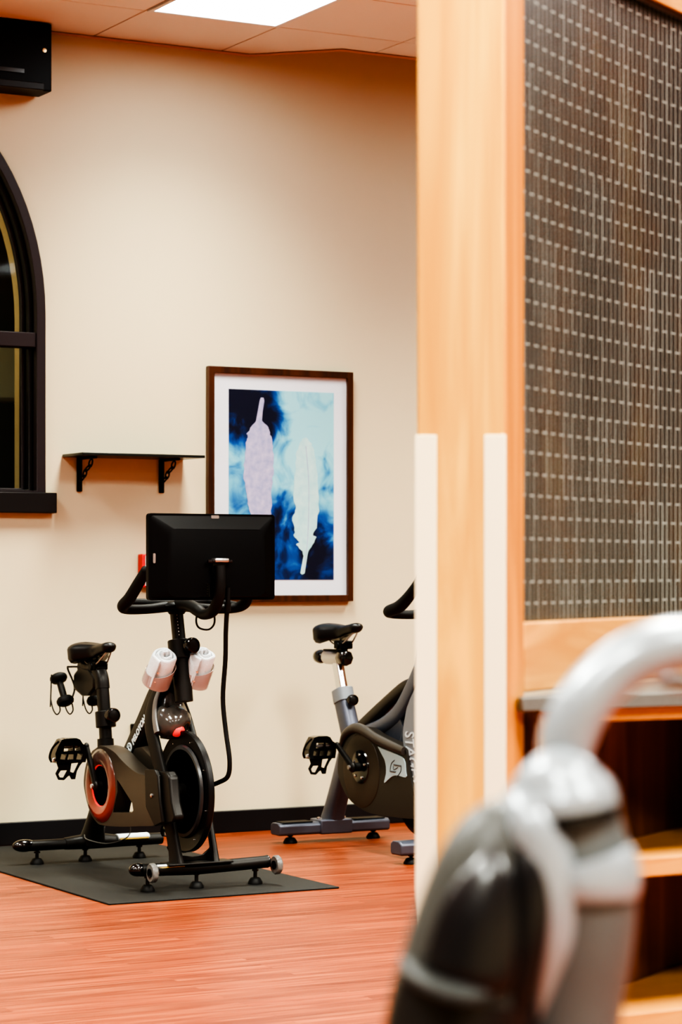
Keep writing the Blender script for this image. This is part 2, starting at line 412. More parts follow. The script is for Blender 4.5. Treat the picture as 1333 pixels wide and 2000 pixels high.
# ------------------------------------------------------------------ window
win = tag(empty('window_1', (3.105, WY, 1.49)), 'dark framed arched window cut by the left edge of the photo', 'window', kind='structure')
def archring(o_, i_, zo, zi): return prism(BM(), arch(o_, z0=zo), 0, 1, 'y')
bm = BM(); prism(bm, arch(0, z0=1.492), WY-.022, WY+.02, 'y', holes=[arch(.042, z0=1.5)]); obj('frame', bm, M['winframe'], win, bevel=.004)
bm = BM(); prism(bm, arch(.035, z0=1.493), WY+.02, WY+.10, 'y', holes=[arch(.062, z0=1.505)]); obj('inner_frame', bm, M['winblack'], win, bevel=.003)
bm = BM(); prism(bm, arch(.062, z0=1.495), WY+.06, WY+.09, 'y', holes=[arch(.078, z0=1.512)]); obj('sash', bm, M['winframe'], win, bevel=.003)
bm = BM(); box(bm, 2.36, 3.85, WY-.014, WY+.06, 2.108, 2.172); obj('transom', bm, M['winframe'], win, bevel=.004)
bm = BM(); box(bm, 3.08, 3.13, WY, WY+.06, 1.50, 3.2); obj('mullion', bm, M['winframe'], win, bevel=.004)
bm = BM(); box(bm, 2.285, 3.925, WY-.05, WY+.10, 1.405, 1.492); obj('sill', bm, M['winblack'], win, bevel=.004)
bm = BM(); prism(bm, arch(.07, z0=1.505), WY+.074, WY+.078, 'y'); obj('pane', bm, M['glass'], win)
# outside: stucco arch, beam and night
bm = BM(); prism(bm, arch(-.25, z0=1.2), WY+.145, WY+.27, 'y', holes=[arch(.028, z0=1.25)]); obj('trim_2', bm, M['stone'], kind='structure')
bm = BM(); box(bm, 2.0, 4.6, WY+.75, WY+.85, 1.93, 2.25); obj('trim_3', bm, M['greenish'], kind='structure', bevel=.02)
bm = BM(); box(bm, .5, 6.5, WY+1.6, WY+1.65, .3, 4.2); obj('wall_outside', bm, M['night'], kind='structure')
L = bpy.data.lights.new('outside_fill', 'AREA'); L.size = .5; L.energy = 12; L.color = (1, .85, .5)  # unseen fill light added so the stucco arch shows through the glass
lo = bpy.data.objects.new('outside_fill', L); COL.objects.link(lo); lo.location = (2.7, WY+.7, 2.4); lo.rotation_euler = (R(75), 0, R(-60))

# ------------------------------------------------------------------ wall mounted box
t = thing('wall_speaker', 'black box shaped speaker mounted high on the wall above the arched window', 'speaker', (3.6, 9.50, 3.15))
bm = BM(); box(bm, 3.40, 3.856, 9.46, 9.60, 3.170, 3.455); obj('cabinet', bm, M['black'], t, bevel=.006)
bm = BM(); box(bm, 3.38, 3.815, 9.44, 9.46, 3.168, 3.20); obj('lower_lip', bm, M['satin'], t, bevel=.004)
bm = BM(); box(bm, 3.55, 3.73, 9.452, 9.461, 3.235, 3.252); obj('slot', bm, M['gloss'], t)
bm = BM(); lathe(bm, [(.0, 0), (.008, .0), (.009, .004), (0, .005)], (3.822, 9.461, 3.34), (0, -1, 0), 16); obj('screw', bm, mat('brass', (.7, .5, .25), .3, metal=1), t)
bm = BM(); box(bm, 3.45, 3.8, 9.60, 9.62, 3.2, 3.42); obj('bracket', bm, M['black'], t)

# ------------------------------------------------------------------ framed print
t = thing('framed_picture', 'framed blue print of two feathers hanging on the cream wall behind the bikes', 'picture', (5.025, WY, 1.02))
fx0, fx1, fz0, fz1 = 4.648, 5.378, 1.022, 2.063
bm = BM(); prism(bm, [(fx0, fz0), (fx1, fz0), (fx1, fz1), (fx0, fz1)], 9.585, 9.615, 'y', holes=[[(fx0+.029, fz0+.029), (fx1-.029, fz0+.029), (fx1-.029, fz1-.029), (fx0+.029, fz1-.029)]])
obj('frame', bm, M['frame'], t, bevel=.002)
bm = BM(); box(bm, fx0+.029, fx1-.029, 9.600, 9.606, fz0+.029, fz1-.029); obj('mount', bm, M['matboard'], t)
ax0, ax1, az0, az1 = 4.752, 5.283, 1.120, 1.966
bm = BM(); box(bm, ax0, ax1, 9.5985, 9.600, az0, az1); art = obj('print', bm, M['art'], t)
def A2(p): return (ax0+(p[0]-258)/806*(ax1-ax0), az1-(p[1]-280)/1450*(az1-az0))
def rough_edge(pts, amp, rng):
    out = []
    for a, b_ in zip(pts, pts[1:]):
        n = 4
        for k in range(n):
            f = k/n
            out.append((a[0]+(b_[0]-a[0])*f + rng.uniform(-amp, amp), a[1]+(b_[1]-a[1])*f))
    out.append(pts[-1]); return out
rng = random.Random(3)
lf = rough_edge([(468, 510), (455, 530), (395, 615), (400, 640), (385, 700), (375, 830), (370, 930), (385, 1050), (400, 1150), (425, 1250), (460, 1370), (505, 1470)], 6, rng)
rt = rough_edge([(508, 515), (550, 555), (560, 590), (575, 630), (590, 710), (600, 830), (590, 950), (580, 1080), (580, 1240), (555, 1380), (505, 1475)], 6, rng)
poly = [(500, 338), (492, 360)] + lf + rt[::-1][1:] + [(512, 450), (526, 360), (520, 338)]
bm = BM(); prism(bm, [A2(p) for p in poly], 9.5972, 9.5984, 'y'); f = obj('feather', bm, M['feather1'], art, sharp=20, label='lilac feather, quill up')
lf = rough_edge([(825, 640), (800, 680), (772, 760), (760, 900), (752, 1020), (745, 1100), (772, 1180), (740, 1250), (762, 1350), (752, 1395), (795, 1440), (770, 1462), (820, 1512), (828, 1545)], 6, rng)
rt = rough_edge([(850, 632), (890, 680), (912, 740), (930, 860), (942, 1000), (945, 1200), (925, 1330), (900, 1385), (930, 1402), (882, 1480), (858, 1535)], 6, rng)
poly = lf + [(803, 1680), (818, 1690), (836, 1680)] + rt[::-1]
bm = BM(); prism(bm, [A2(p) for p in poly], 9.5972, 9.5984, 'y'); obj('feather', bm, M['feather2'], art, sharp=20, label='pale mint feather, quill down')
bm = BM(); tube(bm, [(A2((845, 700))[0], 9.5972, A2((845, 700))[1]), (A2((868, 1000))[0], 9.5972, A2((868, 1000))[1]), (A2((860, 1400))[0], 9.5972, A2((860, 1400))[1]), (A2((828, 1670))[0], 9.5972, A2((828, 1670))[1])], .0012, seg=6)
obj('feather_shaft', bm, M['feather1'], art)

# ------------------------------------------------------------------ wall shelf
t = thing('wall_shelf', 'thin black wall shelf on two chain style brackets, left of the framed print', 'shelf', (4.27, WY, 1.5))
bm = BM(); box(bm, 3.968, 4.538, 9.395, 9.618, 1.646, 1.658); obj('board', bm, mat('shelf_black', (.012, .016, .014), .3), t, bevel=.0015)
for bx in (4.045, 4.432):
    br = BM()
    box(br, bx-.012, bx+.012, 9.608, 9.618, 1.50, 1.645)
    box(br, bx-.010, bx+.010, 9.44, 9.608, 1.636, 1.645)
    obj('bracket', br, M['black'], t, bevel=.003)
    ch = BM()
    for k in range(4):
        f = (k+.5)/4; cy = 9.60-.125*f; cz = 1.545+.083*f; hl = .0225; hw = .012
        dirv = Vector((0, -.125, .083)).normalized(); per = Vector((0, .083, .125)).normalized() if k % 2 else Vector((.8, .3, .3)).normalized()
        c = Vector((bx, cy, cz))
        loop(ch, [tuple(c+dirv*hl), tuple(c+dirv*hl*.5+per*hw), tuple(c-dirv*hl*.5+per*hw), tuple(c-dirv*hl), tuple(c-dirv*hl*.5-per*hw), tuple(c+dirv*hl*.5-per*hw)], .0035, n=4, seg=6)
    obj('chain_links', ch, M['black'], t)

# ------------------------------------------------------------------ fire pull station / outlet
t = thing('fire_alarm_pull', 'red fire alarm pull station on the wall, half hidden by the black screen', 'alarm', (4.375, WY, 1.1))
bm = BM(); box(bm, 4.322, 4.445, 9.575, 9.6205, 1.088, 1.233); obj('housing', bm, M['red'], t, bevel=.004)
bm = BM(); box(bm, 4.337, 4.430, 9.571, 9.575, 1.095, 1.226); obj('white_border', bm, M['white'], t)
bm = BM(); box(bm, 4.345, 4.422, 9.5695, 9.571, 1.19, 1.217); box(bm, 4.345, 4.357, 9.5695, 9.571, 1.162, 1.19); obj('red_panel', bm, M['red'], t)
obj('lettering', text_bm('FIRE', .017, (4.372, 9.569, 1.197), (1, 0, 0), (0, 0, 1), fat=.0006), M['white'], t, sharp=80)
bm = BM(); box(bm, 4.36, 4.416, 9.560, 9.571, 1.12, 1.150); obj('pull_handle', bm, M['white'], t, bevel=.003)
bm = BM(); prism(bm, [(4.372, 1.165), (4.384, 1.165), (4.378, 1.178)], 9.569, 9.571, 'y'); obj('arrow_mark', bm, M['gloss'], t)
t = thing('wall_outlet', 'small black outlet box low on the wall behind the leftmost bike', 'outlet', (4.32, WY, .5))
from_y = 9.60
bm = BM(); box(bm, 4.285, 4.355, 9.602, 9.6205, .430, .497); obj('cover_plate', bm, M['black'], t, bevel=.004)
for z in (.448, .479):
    bm = BM(); prism(bm, circ(4.32, z, .014, .011, 16), 9.599, 9.602, 'y'); obj('socket', bm, M['gloss'], t)

# ------------------------------------------------------------------ exercise mat
bm = BM(); prism(bm, [(3.36, 7.725), (4.275, 7.725), (4.275, 9.555), (3.36, 9.555)], 0.0005, .0065, 'z')
o = obj('floor_mat', bm, M['mat'], bevel=.002); tag(o, 'thin dark grey rubber mat under the leftmost exercise bike', 'mat')

# ------------------------------------------------------------------ shared bike pieces
def foot_set(t, x, y, ztop, r=.026, z0=.0068, m=None, stem=None):
    bm = BM(); lathe(bm, [(r, 0), (r, .006), (r*.72, .02), (r*.5, .024)], (x, y, z0), (0, 0, 1), 24)
    f = obj('foot', bm, m or M['rubber'], t)
    bm = BM(); lathe(bm, [(.007, 0), (.007, ztop-z0-.02)], (x, y, z0+.02), (0, 0, 1), 12)
    lathe(bm, [(.012, .0), (.012, .007)], (x, y, ztop-.012), (0, 0, 1), 6)
    obj('foot_stem', bm, stem or M['satin'], f)
def knob(t, x, y, z, ax, r=.029, l=.045, mcap=None):
    bm = BM()
    lathe(bm, [(r*.45, -.03), (r*.5, 0), (r*.95, .006), (r, .014), (r, l-.004), (r*.93, l), (r*.78, l+.001), (r*.74, l-.003), (0, l-.003)], (x, y, z), ax, 32)
    k = obj('knob', bm, M['gloss'], t)
    a = Vector(ax).normalized(); c = Vector((x, y, z)) + a*(l-.002)
    bm = BM(); lathe(bm, [(r*.72, 0), (r*.6, .001), (r*.3, .0025), (0, .003)], c, ax, 24); obj('knob_cap', bm, mcap or M['satin'], k)
    bm = BM(); lathe(bm, [(r*1.0, l*.4), (r*1.03, l*.45), (r*1.0, l*.5)], (x, y, z), ax, 24)
    obj('knob_ring', bm, M['satin'], k)
def saddle(t, cx, ymid, z, L=.275, tilt=0.0):
    """nose toward -y"""
    bm = BM(); n = 22; rings = []; seg = 20
    for i in range(n+1):
        f = i/n                       # 0 rear .. 1 nose
        y = ymid + L/2 - L*f
        w = .084*max(0.0, (1-max(0, (f-.22))/.48))**1.4 if f > .22 else .084
        w = max(w, .030); w = .03 + (w-.03)
        end = min(1, math.sqrt(max(0, 1-((.07-f)/.07)**2)) if f < .07 else 1, math.sqrt(max(0, 1-((f-.9)/.1)**2)) if f > .9 else 1)
        w *= max(end, .06)
        h = .024 + .020*max(0, 1-f*1.6); h *= max(end, .1)
        zc = z + .016*math.cos((f-.0)*math.pi*1.05)*-.35 + (.016*(f-.55)*2 if f > .55 else 0) + .006*(1-f)
        ring = []
        for k in range(seg):
            a = 2*math.pi*k/seg; ca, sa = math.cos(a), math.sin(a)
            zz = zc + (sa*h*.75 if sa > 0 else sa*h*(1.0+.9*abs(ca)*(1-f)*1.2))
            if sa <= 0: zz -= abs(ca)**2*.018*(1-f)
            if sa > 0: zz -= .012*math.exp(-(ca/.25)**2)*(1 if .05 < f < .8 else 0)*.5
            ring.append(bm.verts.new((cx+ca*w, y, zz)))
        rings.append(ring)
    for A, B in zip(rings, rings[1:]):
        for k in range(seg): bm.faces.new((A[k], A[(k+1) % seg], B[(k+1) % seg], B[k]))
    bm.faces.new(rings[0][::-1]); bm.faces.new(rings[-1])
    s = obj('saddle', bm, M['saddle'], t, sharp=60)
    bm = BM()
    for sx in (-.022, .022):
        tube(bm, [(cx+sx*1.5, ymid+.09, z-.022), (cx+sx, ymid+.05, z-.055), (cx+sx, ymid-.03, z-.055), (cx+sx*.4, ymid-.11, z-.005)], .0035, seg=8)
    obj('saddle_rail', bm, M['steel'], s)
    bm = BM(); box(bm, cx-.03, cx+.03, ymid-.035, ymid+.03, z-.078, z-.043); lathe(bm, [(.016, -.036), (.016, .036)], (cx, ymid-.005, z-.064), (1, 0, 0), 16)
    obj('saddle_clamp', bm, M['black'], t, bevel=.005)
PB = [(170, 660), (200, 652), (262, 652), (283, 662), (300, 690), (322, 705), (326, 760), (318, 812), (140, 812), (130, 750), (148, 700)]
PH = [[(186, 700), (236, 698), (240, 732), (182, 736)], [(250, 700), (280, 706), (288, 735), (252, 732)], [(168, 752), (200, 754), (190, 790), (160, 786)], [(212, 756), (244, 756), (240, 790), (206, 790)], [(268, 752), (300, 758), (288, 794), (258, 792)]]
PC = [(146, 806), (318, 800), (290, 835), (272, 870), (262, 922), (238, 922), (226, 892), (192, 926), (158, 922), (140, 880), (158, 845)]
PCH = [[(172, 862), (212, 862), (188, 908), (166, 905), (158, 885)], [(238, 818), (282, 815), (252, 880), (230, 872)]]
def pedal(t, x, y, z, flip=1):
    def c(p): return (x+(p[0]-240)/3.3325/450*flip, z-(p[1]-740)/3.3325/513)
    bm = BM(); prism(bm, [c(p) for p in PB], y-.026, y+.026, 'y', holes=[[c(p) for p in h] for h in PH])
    p = obj('pedal', bm, M['gloss'], t, bevel=.003)
    bm = BM(); prism(bm, [c(q) for q in PC], y-.014, y-.006, 'y', holes=[[c(q) for q in h] for h in PCH])
    obj('toe_cage', bm, M['rubber'], p, bevel=.002)
    bm = BM()
    q = [c(v) for v in [(150, 668), (118, 712), (108, 770), (128, 806)]]
    tube(bm, [(a, y-.03+.012*i, b_) for i, (a, b_) in enumerate(q)], .005, seg=8, sx=1, sy=.4)
    q = [c(v) for v in [(140, 800), (112, 775), (120, 800)]]
    obj('pedal_strap', bm, M['rubber'], p)
    bm = BM(); box(bm, *sorted((c((112, 0))[0], c((126, 0))[0])), y-.034, y-.02, c((0, 800))[1], c((0, 775))[1]); obj('strap_buckle', bm, M['chrome'], p, bevel=.002)
def crank(t, cx, cy, cz, ex, ey, ez, bolts=None):
    bm = BM(); tube(bm, [(cx, cy, cz, .017), (cx+(ex-cx)*.2, cy+(ey-cy)*.2, cz+(ez-cz)*.2, .0145), (ex, ey, ez, .0115)], .014, n=3, seg=12, up=(1, 0, 0), sx=.75, sq=3)
    ball(bm, (cx, cy, cz), .014, .022, .022); ball(bm, (ex, ey, ez), .010, .014, .014)
    c = obj('crank_arm', bm, M['satin'], t)
    bm = BM(); s = 1 if ex > cx else -1
    lathe(bm, [(.009, 0), (.009, .008), (0, .009)], (cx+s*.012, cy, cz), (s, 0, 0), 16); obj('crank_bolt', bm, M['steel'], c)

# ------------------------------------------------------------------ bike one
MX = 3.80
t = thing('exercise_bike', 'black exercise bike with large screen and white rolled towels, standing on the dark mat', 'exercise bike', (MX, 8.42, .006), group='exercise bikes')
# stabilisers
bm = BM(); tube(bm, [(MX-.225, 7.937, .086), (MX-.12, 7.945, .082), (MX, 7.95, .078), (MX+.14, 7.945, .082), (MX+.285, 7.935, .088)], .023, n=4, seg=20, up=(0, 1, 0), sx=1.15)
fs = obj('front_stabilizer', bm, M['satin'], t)
for s in (-1, 1):
    bm = BM(); ball(bm, ((MX-.235 if s < 0 else MX+.287), 7.937, .088), .034 if s < 0 else .012, .026, .024); obj('end_cap', bm, M['gloss'], fs)
    bm = BM(); xx = MX-.200
    lathe(bm, [(.012, -.009), (.031, -.011), (.035, -.006), (.035, .006), (.031, .011), (.012, .009)], (xx if s < 0 else MX+.30, 7.885, .068+.012), (1, 0, 0), 32)
    w = obj('transport_wheel', bm, mat('clear_wheel', (.34, .32, .30), .2, noise=.7, nscale=60, alpha=.8), t)
    bm = BM(); lathe(bm, [(.016, -.014), (.016, .014)], (xx if s < 0 else MX+.30, 7.885, .08), (1, 0, 0), 20)
    box(bm, (xx if s < 0 else MX+.30)-.02*s-.006, (xx if s < 0 else MX+.30)-.02*s+.006, 7.88, 7.93, .074, .086)
    obj('wheel_hub', bm, M['gloss'], w)
for x in (MX-.19, MX+.005, MX+.245): foot_set(t, x, 7.95, .066, r=.027)
bm = BM(); 
for i in range(5):
    pass
tube(bm, [(MX-.165, 7.938, .0975), (MX-.055, 7.944, .0945)], .02, n=1, seg=20, up=(0, 1, 0), sx=.95, sy=.32)
st = obj('warning_sticker', bm, M['white'], t)
bm = BM(); box(bm, MX-.165, MX-.055, 7.9185, 7.921, .0905, .093); obj('sticker_stripe', bm, M['yellow'], st)
bm = BM()
tube(bm, [(MX-.285, 8.90, .080), (MX-.10, 8.90, .080)], .0215, n=1, seg=20, up=(0, 1, 0), sx=1.2)
rs = obj('rear_stabilizer', bm, M['satin'], t)
bm = BM(); tube(bm, [(MX-.12, 8.90, .080, .0235), (MX-.03, 8.90, .084, .030), (MX+.04, 8.90, .084, .030), (MX+.12, 8.90, .080, .0245), (MX+.30, 8.90, .080, .0235)], .024, n=4, seg=20, up=(0, 1, 0), sx=1.2)
obj('stabilizer_sleeve', bm, M['satin'], rs)
bm = BM(); ball(bm, (MX-.288, 8.90, .082), .05, .028, .025); obj('end_cap', bm, M['gloss'], rs)
for x in (MX-.235, MX-.03, MX+.205): foot_set(t, x, 8.90, .062, r=.027)
bm = BM(); tube(bm, [(MX+.10, 8.89, .094), (MX+.235, 8.89, .094)], .0225, n=1, seg=20, up=(0, 1, 0), sx=1.2, sy=.62); st = obj('warning_sticker', bm, M['white'], t)
bm = BM(); box(bm, MX+.105, MX+.23, 8.8625, 8.8645, .088, .094); obj('sticker_stripe', bm, M['yellow'], st)
# frame
bm = BM()
tube(bm, [(MX, 8.90, .085, .052), (MX, 8.87, .15, .04), (MX, 8.80, .26, .038), (MX, 8.74, .36, .045)], .04, n=4, seg=20, sx=.95, sq=2.6)
tube(bm, [(MX, 8.745, .34, .042), (MX, 8.76, .42, .036), (MX, 8.768, .50, .034)], .034, n=3, seg=24, sx=.95)
tube(bm, [(MX, 8.60, .35, .045), (MX, 8.50, .445, .050), (MX, 8.36, .583, .050), (MX, 8.245, .70, .050), (MX, 8.17, .765, .042)], .04, n=4, seg=20, sx=.8, sq=3)
tube(bm, [(MX, 8.76, .32, .04), (MX, 8.6, .35, .04), (MX, 8.35, .36, .04), (MX, 8.2, .36, .04)], .045, n=3, seg=16, sx=.85, sq=3)
fr = obj('main_frame', bm, M['satin'], t)
bm = BM(); prism(bm, [(8.50, .385), (8.46, .48), (8.33, .50), (8.22, .46), (8.21, .36), (8.3, .33)], MX-.035, MX+.035, 'x'); obj('motor_cover', bm, M['warmblack'], t, bevel=.012)
# lettering on the down tube, reads upward
dn = Vector((0, 8.291-8.409, .605-.497)).normalized()
o0 = Vector((MX-.0395, 8.435, .462))
upv = Vector((0, dn.z*1, -dn.y*1)); upv = Vector((0, upv.y, upv.z))
tb = text_bm('PELOTON', .034, (0, 0, 0), (1, 0, 0), (0, 1, 0), depth=.0012, fat=.0011, space=1.02)
Mt = Matrix((dn, Vector((0, dn.z, -dn.y)), Vector((-1, 0, 0)))).transposed().to_4x4(); Mt.translation = Vector((MX-.0415, 8.407, .498))
tb.transform(Mt); obj('lettering', tb, M['letter'], fr, sharp=80)
bm = BM()
def lg(u, v): return tuple(Vector((MX-.0415, 8.407, .498)) + dn*u + Vector((0, dn.z, -dn.y))*v)
tube(bm, [lg(-.036+.018*math.cos(a)*1.0, .016+.017*math.sin(a)) for a in [R(-150+22*k) for k in range(14)]], .0032, n=2, seg=8)
tube(bm, [lg(-.036+.007*math.cos(a), .016+.007*math.sin(a)) for a in [R(40+25*k) for k in range(9)]] + [lg(-.052, .004), lg(-.066, .008)], .003, n=2, seg=8)
obj('emblem', bm, M['letter'], fr)
# fork legs
bm = BM()
tube(bm, [(MX-.03, 8.165, .735, .030), (MX-.055, 8.185, .675, .028), (MX-.078, 8.17, .60, .026), (MX-.082, 8.115, .50, .025), (MX-.08, 8.06, .40, .024), (MX-.08, 8.02, .30, .0235), (MX-.078, 7.96, .15, .025), (MX-.078, 7.945, .095, .032)], .026, n=4, seg=16, sx=.48, sy=1.15, sq=3.2)
obj('fork_leg', bm, M['satin'], t)
bm = BM()
tube(bm, [(MX+.03, 8.165, .735, .030), (MX+.055, 8.185, .675, .028), (MX+.078, 8.17, .60, .026), (MX+.082, 8.115, .50, .025), (MX+.08, 8.06, .40, .024), (MX+.08, 8.02, .30, .0235), (MX+.078, 7.96, .15, .025), (MX+.078, 7.945, .095, .032)], .026, n=4, seg=16, sx=.48, sy=1.15, sq=3.2)
obj('fork_leg', bm, M['satin'], t)
bm = BM(); box(bm, MX-.125, MX+.135, 7.905, 7.985, .096, .104); prism(bm, [(MX-.09, .103), (MX-.09, .20), (MX-.068, .145), (MX-.04, .124), (MX, .118), (MX+.04, .124), (MX+.068, .145), (MX+.09, .20), (MX+.10, .103)], 7.972, 7.980, 'y')
obj('fork_plate', bm, M['satin'], t, bevel=.003)
bm = BM(); tube(bm, [(MX, 8.20, .70, .044), (MX, 8.15, .755, .040), (MX, 8.09, .80, .034)], .04, n=4, seg=20, sx=.85)
obj('head_joint', bm, M['satin'], t)
# flywheel
FY, FZ, FR = 8.03, .352, .222
bm = BM(); lathe(bm, [(0, -.012), (.05, -.012), (.055, -.006), (.13, -.006), (.142, -.016), (.165, -.016), (.178, -.008), (.205, -.008), (FR-.004, -.012), (FR, -.008), (FR, .008), (FR-.004, .012), (.205, .008), (.055, .006), (0, .012)], (MX+.0, FY, FZ), (-1, 0, 0), 72)
fw = obj('flywheel', bm, mat('wheel_black', (.006, .006, .007), .34, spec=.4), t, sharp=30)
bm = BM(); lathe(bm, [(.150, .010), (.154, .019), (.166, .019), (.171, .010)], (MX, FY, FZ), (-1, 0, 0), 64); obj('wheel_highlight', bm, mat('highlight_grey', (.05, .052, .055), .3), fw)  # lighter grey ring paints in the flywheel's crescent highlight
bm = BM(); lathe(bm, [(.03, -.05), (.03, .05)], (MX, FY, FZ), (1, 0, 0), 24); obj('axle_hub', bm, M['satin'], fw)
for k in range(8):
    a = 2*math.pi*k/8+.3; obj('rivet', lathe(BM(), [(.0025, 0), (.0025, .003), (0, .004)], (MX-.008, FY+.19*math.cos(a), FZ+.19*math.sin(a)), (-1, 0, 0), 8), M['chrome'], fw)
bm = BM(); prism(bm, [(8.03, .43), (7.91, .437), (7.885, .42), (7.865, .33), (7.835, .28), (7.85, .262), (7.94, .25), (8.02, .30)], MX-.135, MX-.094, 'x'); obj('hub_cover', bm, M['satin'], t, bevel=.010, seg=3)
bm = BM(); prism(bm, [(8.07, .435), (7.975, .442), (7.95, .42), (7.935, .33), (7.91, .255), (7.98, .235), (8.06, .30)], MX-.150, MX-.134, 'x'); obj('hub_flange', bm, M['satin'], t, bevel=.006)
bm = BM(); lathe(bm, [(.008, 0), (.008, .004), (.004, .006), (0, .006)], (MX-.150, 8.0, .345), (-1, 0, 0), 6); obj('bolt', bm, M['steel'], t)
# belt guard
def g2(px, py):   # traced side profile of the guard, metres
    return px, py
GO = [(8.53, .492), (8.46, .490), (8.385, .475), (8.325, .452), (8.25, .428), (8.18, .413), (8.11, .408), (8.09, .39), (8.06, .315), (8.02, .272), (8.02, .235), (8.16, .218), (8.33, .200), (8.50, .190), (8.56, .197), (8.625, .232), (8.67, .295), (8.685, .345), (8.66, .415), (8.60, .468)]
GO = [(p[0], p[1]) for p in cr([(a, b_) for a, b_ in GO], 3)]
GT = [(8.365, .375), (8.345, .366), (8.225, .298), (8.215, .272), (8.23, .262), (8.40, .248), (8.395, .262), (8.36, .33)]
RC = (8.518, .340)
bm = BM(); prism(bm, GO, MX-.128, MX-.060, 'x', holes=[GT, circ(RC[0], RC[1], .078, n=36)])
obj('belt_guard', bm, M['warmblack'], t, bevel=.012, seg=3)
bm = BM(); lathe(bm, [(.077, .0), (.079, .006), (.10, .016), (.122, .014), (.140, .004), (.142, 0)], (MX-.126, RC[0], RC[1]), (-1, 0, 0), 64)
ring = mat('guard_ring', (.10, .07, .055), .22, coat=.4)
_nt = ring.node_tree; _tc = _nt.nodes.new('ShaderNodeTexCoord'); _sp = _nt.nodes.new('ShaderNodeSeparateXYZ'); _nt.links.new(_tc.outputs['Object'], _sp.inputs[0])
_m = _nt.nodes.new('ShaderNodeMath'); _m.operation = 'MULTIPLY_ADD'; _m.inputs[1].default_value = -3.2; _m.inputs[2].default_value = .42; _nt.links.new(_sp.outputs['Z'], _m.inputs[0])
_x = _nt.nodes.new('ShaderNodeMix'); _x.data_type = 'RGBA'; _x.clamp_factor = True; _x.inputs['A'].default_value = (.085, .06, .045, 1); _x.inputs['B'].default_value = (.42, .035, .018, 1)  # red glow towards the ring's bottom is painted into its colour
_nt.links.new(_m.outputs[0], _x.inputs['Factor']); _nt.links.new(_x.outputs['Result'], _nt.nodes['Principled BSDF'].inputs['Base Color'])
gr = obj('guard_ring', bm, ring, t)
bm = BM()
bmesh.ops.create_uvsphere
for i in range(1):
    a0, a1 = R(-20), R(-168)
tube(bm, [(MX-.1285, RC[0]+.080*math.cos(a), RC[1]+.080*math.sin(a)) for a in [R(-100+12*k) for k in range(18)]], .004, n=2, seg=8)
obj('red_edge', bm, M['redglow'], gr)
bm = BM(); lathe(bm, [(0, .02), (.02, .02), (.024, .012), (.072, .008), (.077, 0), (.077, -.02)], (MX-.095, RC[0], RC[1]), (-1, 0, 0), 48); cd = obj('sprocket_disc', bm, M['gloss'], t)
for k in range(5):
    a = 2*math.pi*k/5+.5; obj('bolt', lathe(BM(), [(.0035, 0), (.0035, .002), (0, .003)], (MX-.104, RC[0]+.055*math.cos(a), RC[1]+.055*math.sin(a)), (-1, 0, 0), 10), M['chrome'], cd)
bm = BM(); lathe(bm, [(.018, -.26), (.018, .03)], (MX-.115, RC[0], RC[1]), (-1, 0, 0), 20); obj('crank_axle', bm, M['satin'], t)
crank(t, MX-.148, RC[0], RC[1], MX-.155, 8.593, .487)
crank(t, MX+.148, RC[0], RC[1], MX+.155, 8.443, .193)
obj('pedal_spindle', lathe(BM(), [(.006, 0), (.006, .12)], (MX-.155, 8.593, .487), (-1, 0, 0), 10), M['steel'], t)
obj('pedal_spindle', lathe(BM(), [(.006, 0), (.006, .12)], (MX+.155, 8.443, .193), (1, 0, 0), 10), M['steel'], t)
pedal(t, MX-.222, 8.59, .470)
pedal(t, MX+.190, 8.47, .178)
# bottom wires and little cable by the rear bar
bm = BM(); tube(bm, [(MX+.02, 8.62, .24), (MX+.03, 8.60, .14), (MX-.03, 8.66, .10), (MX-.07, 8.78, .105), (MX-.05, 8.86, .115)], .0024, seg=8); obj('cable', bm, mat('cable_grey', (.12, .12, .12), .4), t)
# seat post assembly
bm = BM(); tube(bm, [(MX, 8.762, .545), (MX, 8.772, .608)], .040, n=1, seg=28); obj('seat_post_collar', bm, M['satin'], t, bevel=.003)
knob(t, MX+.0, 8.724, .594, (.1, -1, .05), r=.029, l=.036)
bm = BM(); tube(bm, [(MX, 8.765, .50), (MX, 8.785, .64), (MX, 8.80, .715)], .026, n=3, seg=24, sx=.9, sq=2.6)
sp = obj('seat_post', bm, M['satin'], t)
bm = BM()
for k in range(7): ball(bm, (MX-.010, 8.7655+.0034*k, .630+.0145*k), .0018, .0035, .003, u=8, v=6)
obj('height_marks', bm, mat('height_mark_grey', (.45, .4, .3), .5), sp)
bm = BM(); tube(bm, [(MX, 8.797, .695), (MX, 8.808, .735), (MX, 8.84, .768), (MX, 8.885, .775), (MX, 8.99, .772)], .030, n=5, seg=24, sx=.9, sq=2.6); obj('seat_arch', bm, M['satin'], t)
bm = BM(); prism(bm, [(8.81, .70), (8.81, .74), (8.85, .768), (8.98, .772), (9.03, .745), (9.03, .685), (8.95, .66), (8.87, .665)], MX-.03, MX+.03, 'x'); obj('seat_arch_cover', bm, M['satin'], t, bevel=.012)
bm = BM(); box(bm, MX-.020, MX+.020, 8.80, 8.93, .768, .782); tube(bm, [(MX, 8.87, .775), (MX, 8.845, .80)], .015, n=1, seg=14); obj('seat_slider', bm, M['black'], t, bevel=.004)
saddle(t, MX, 8.845, .846)
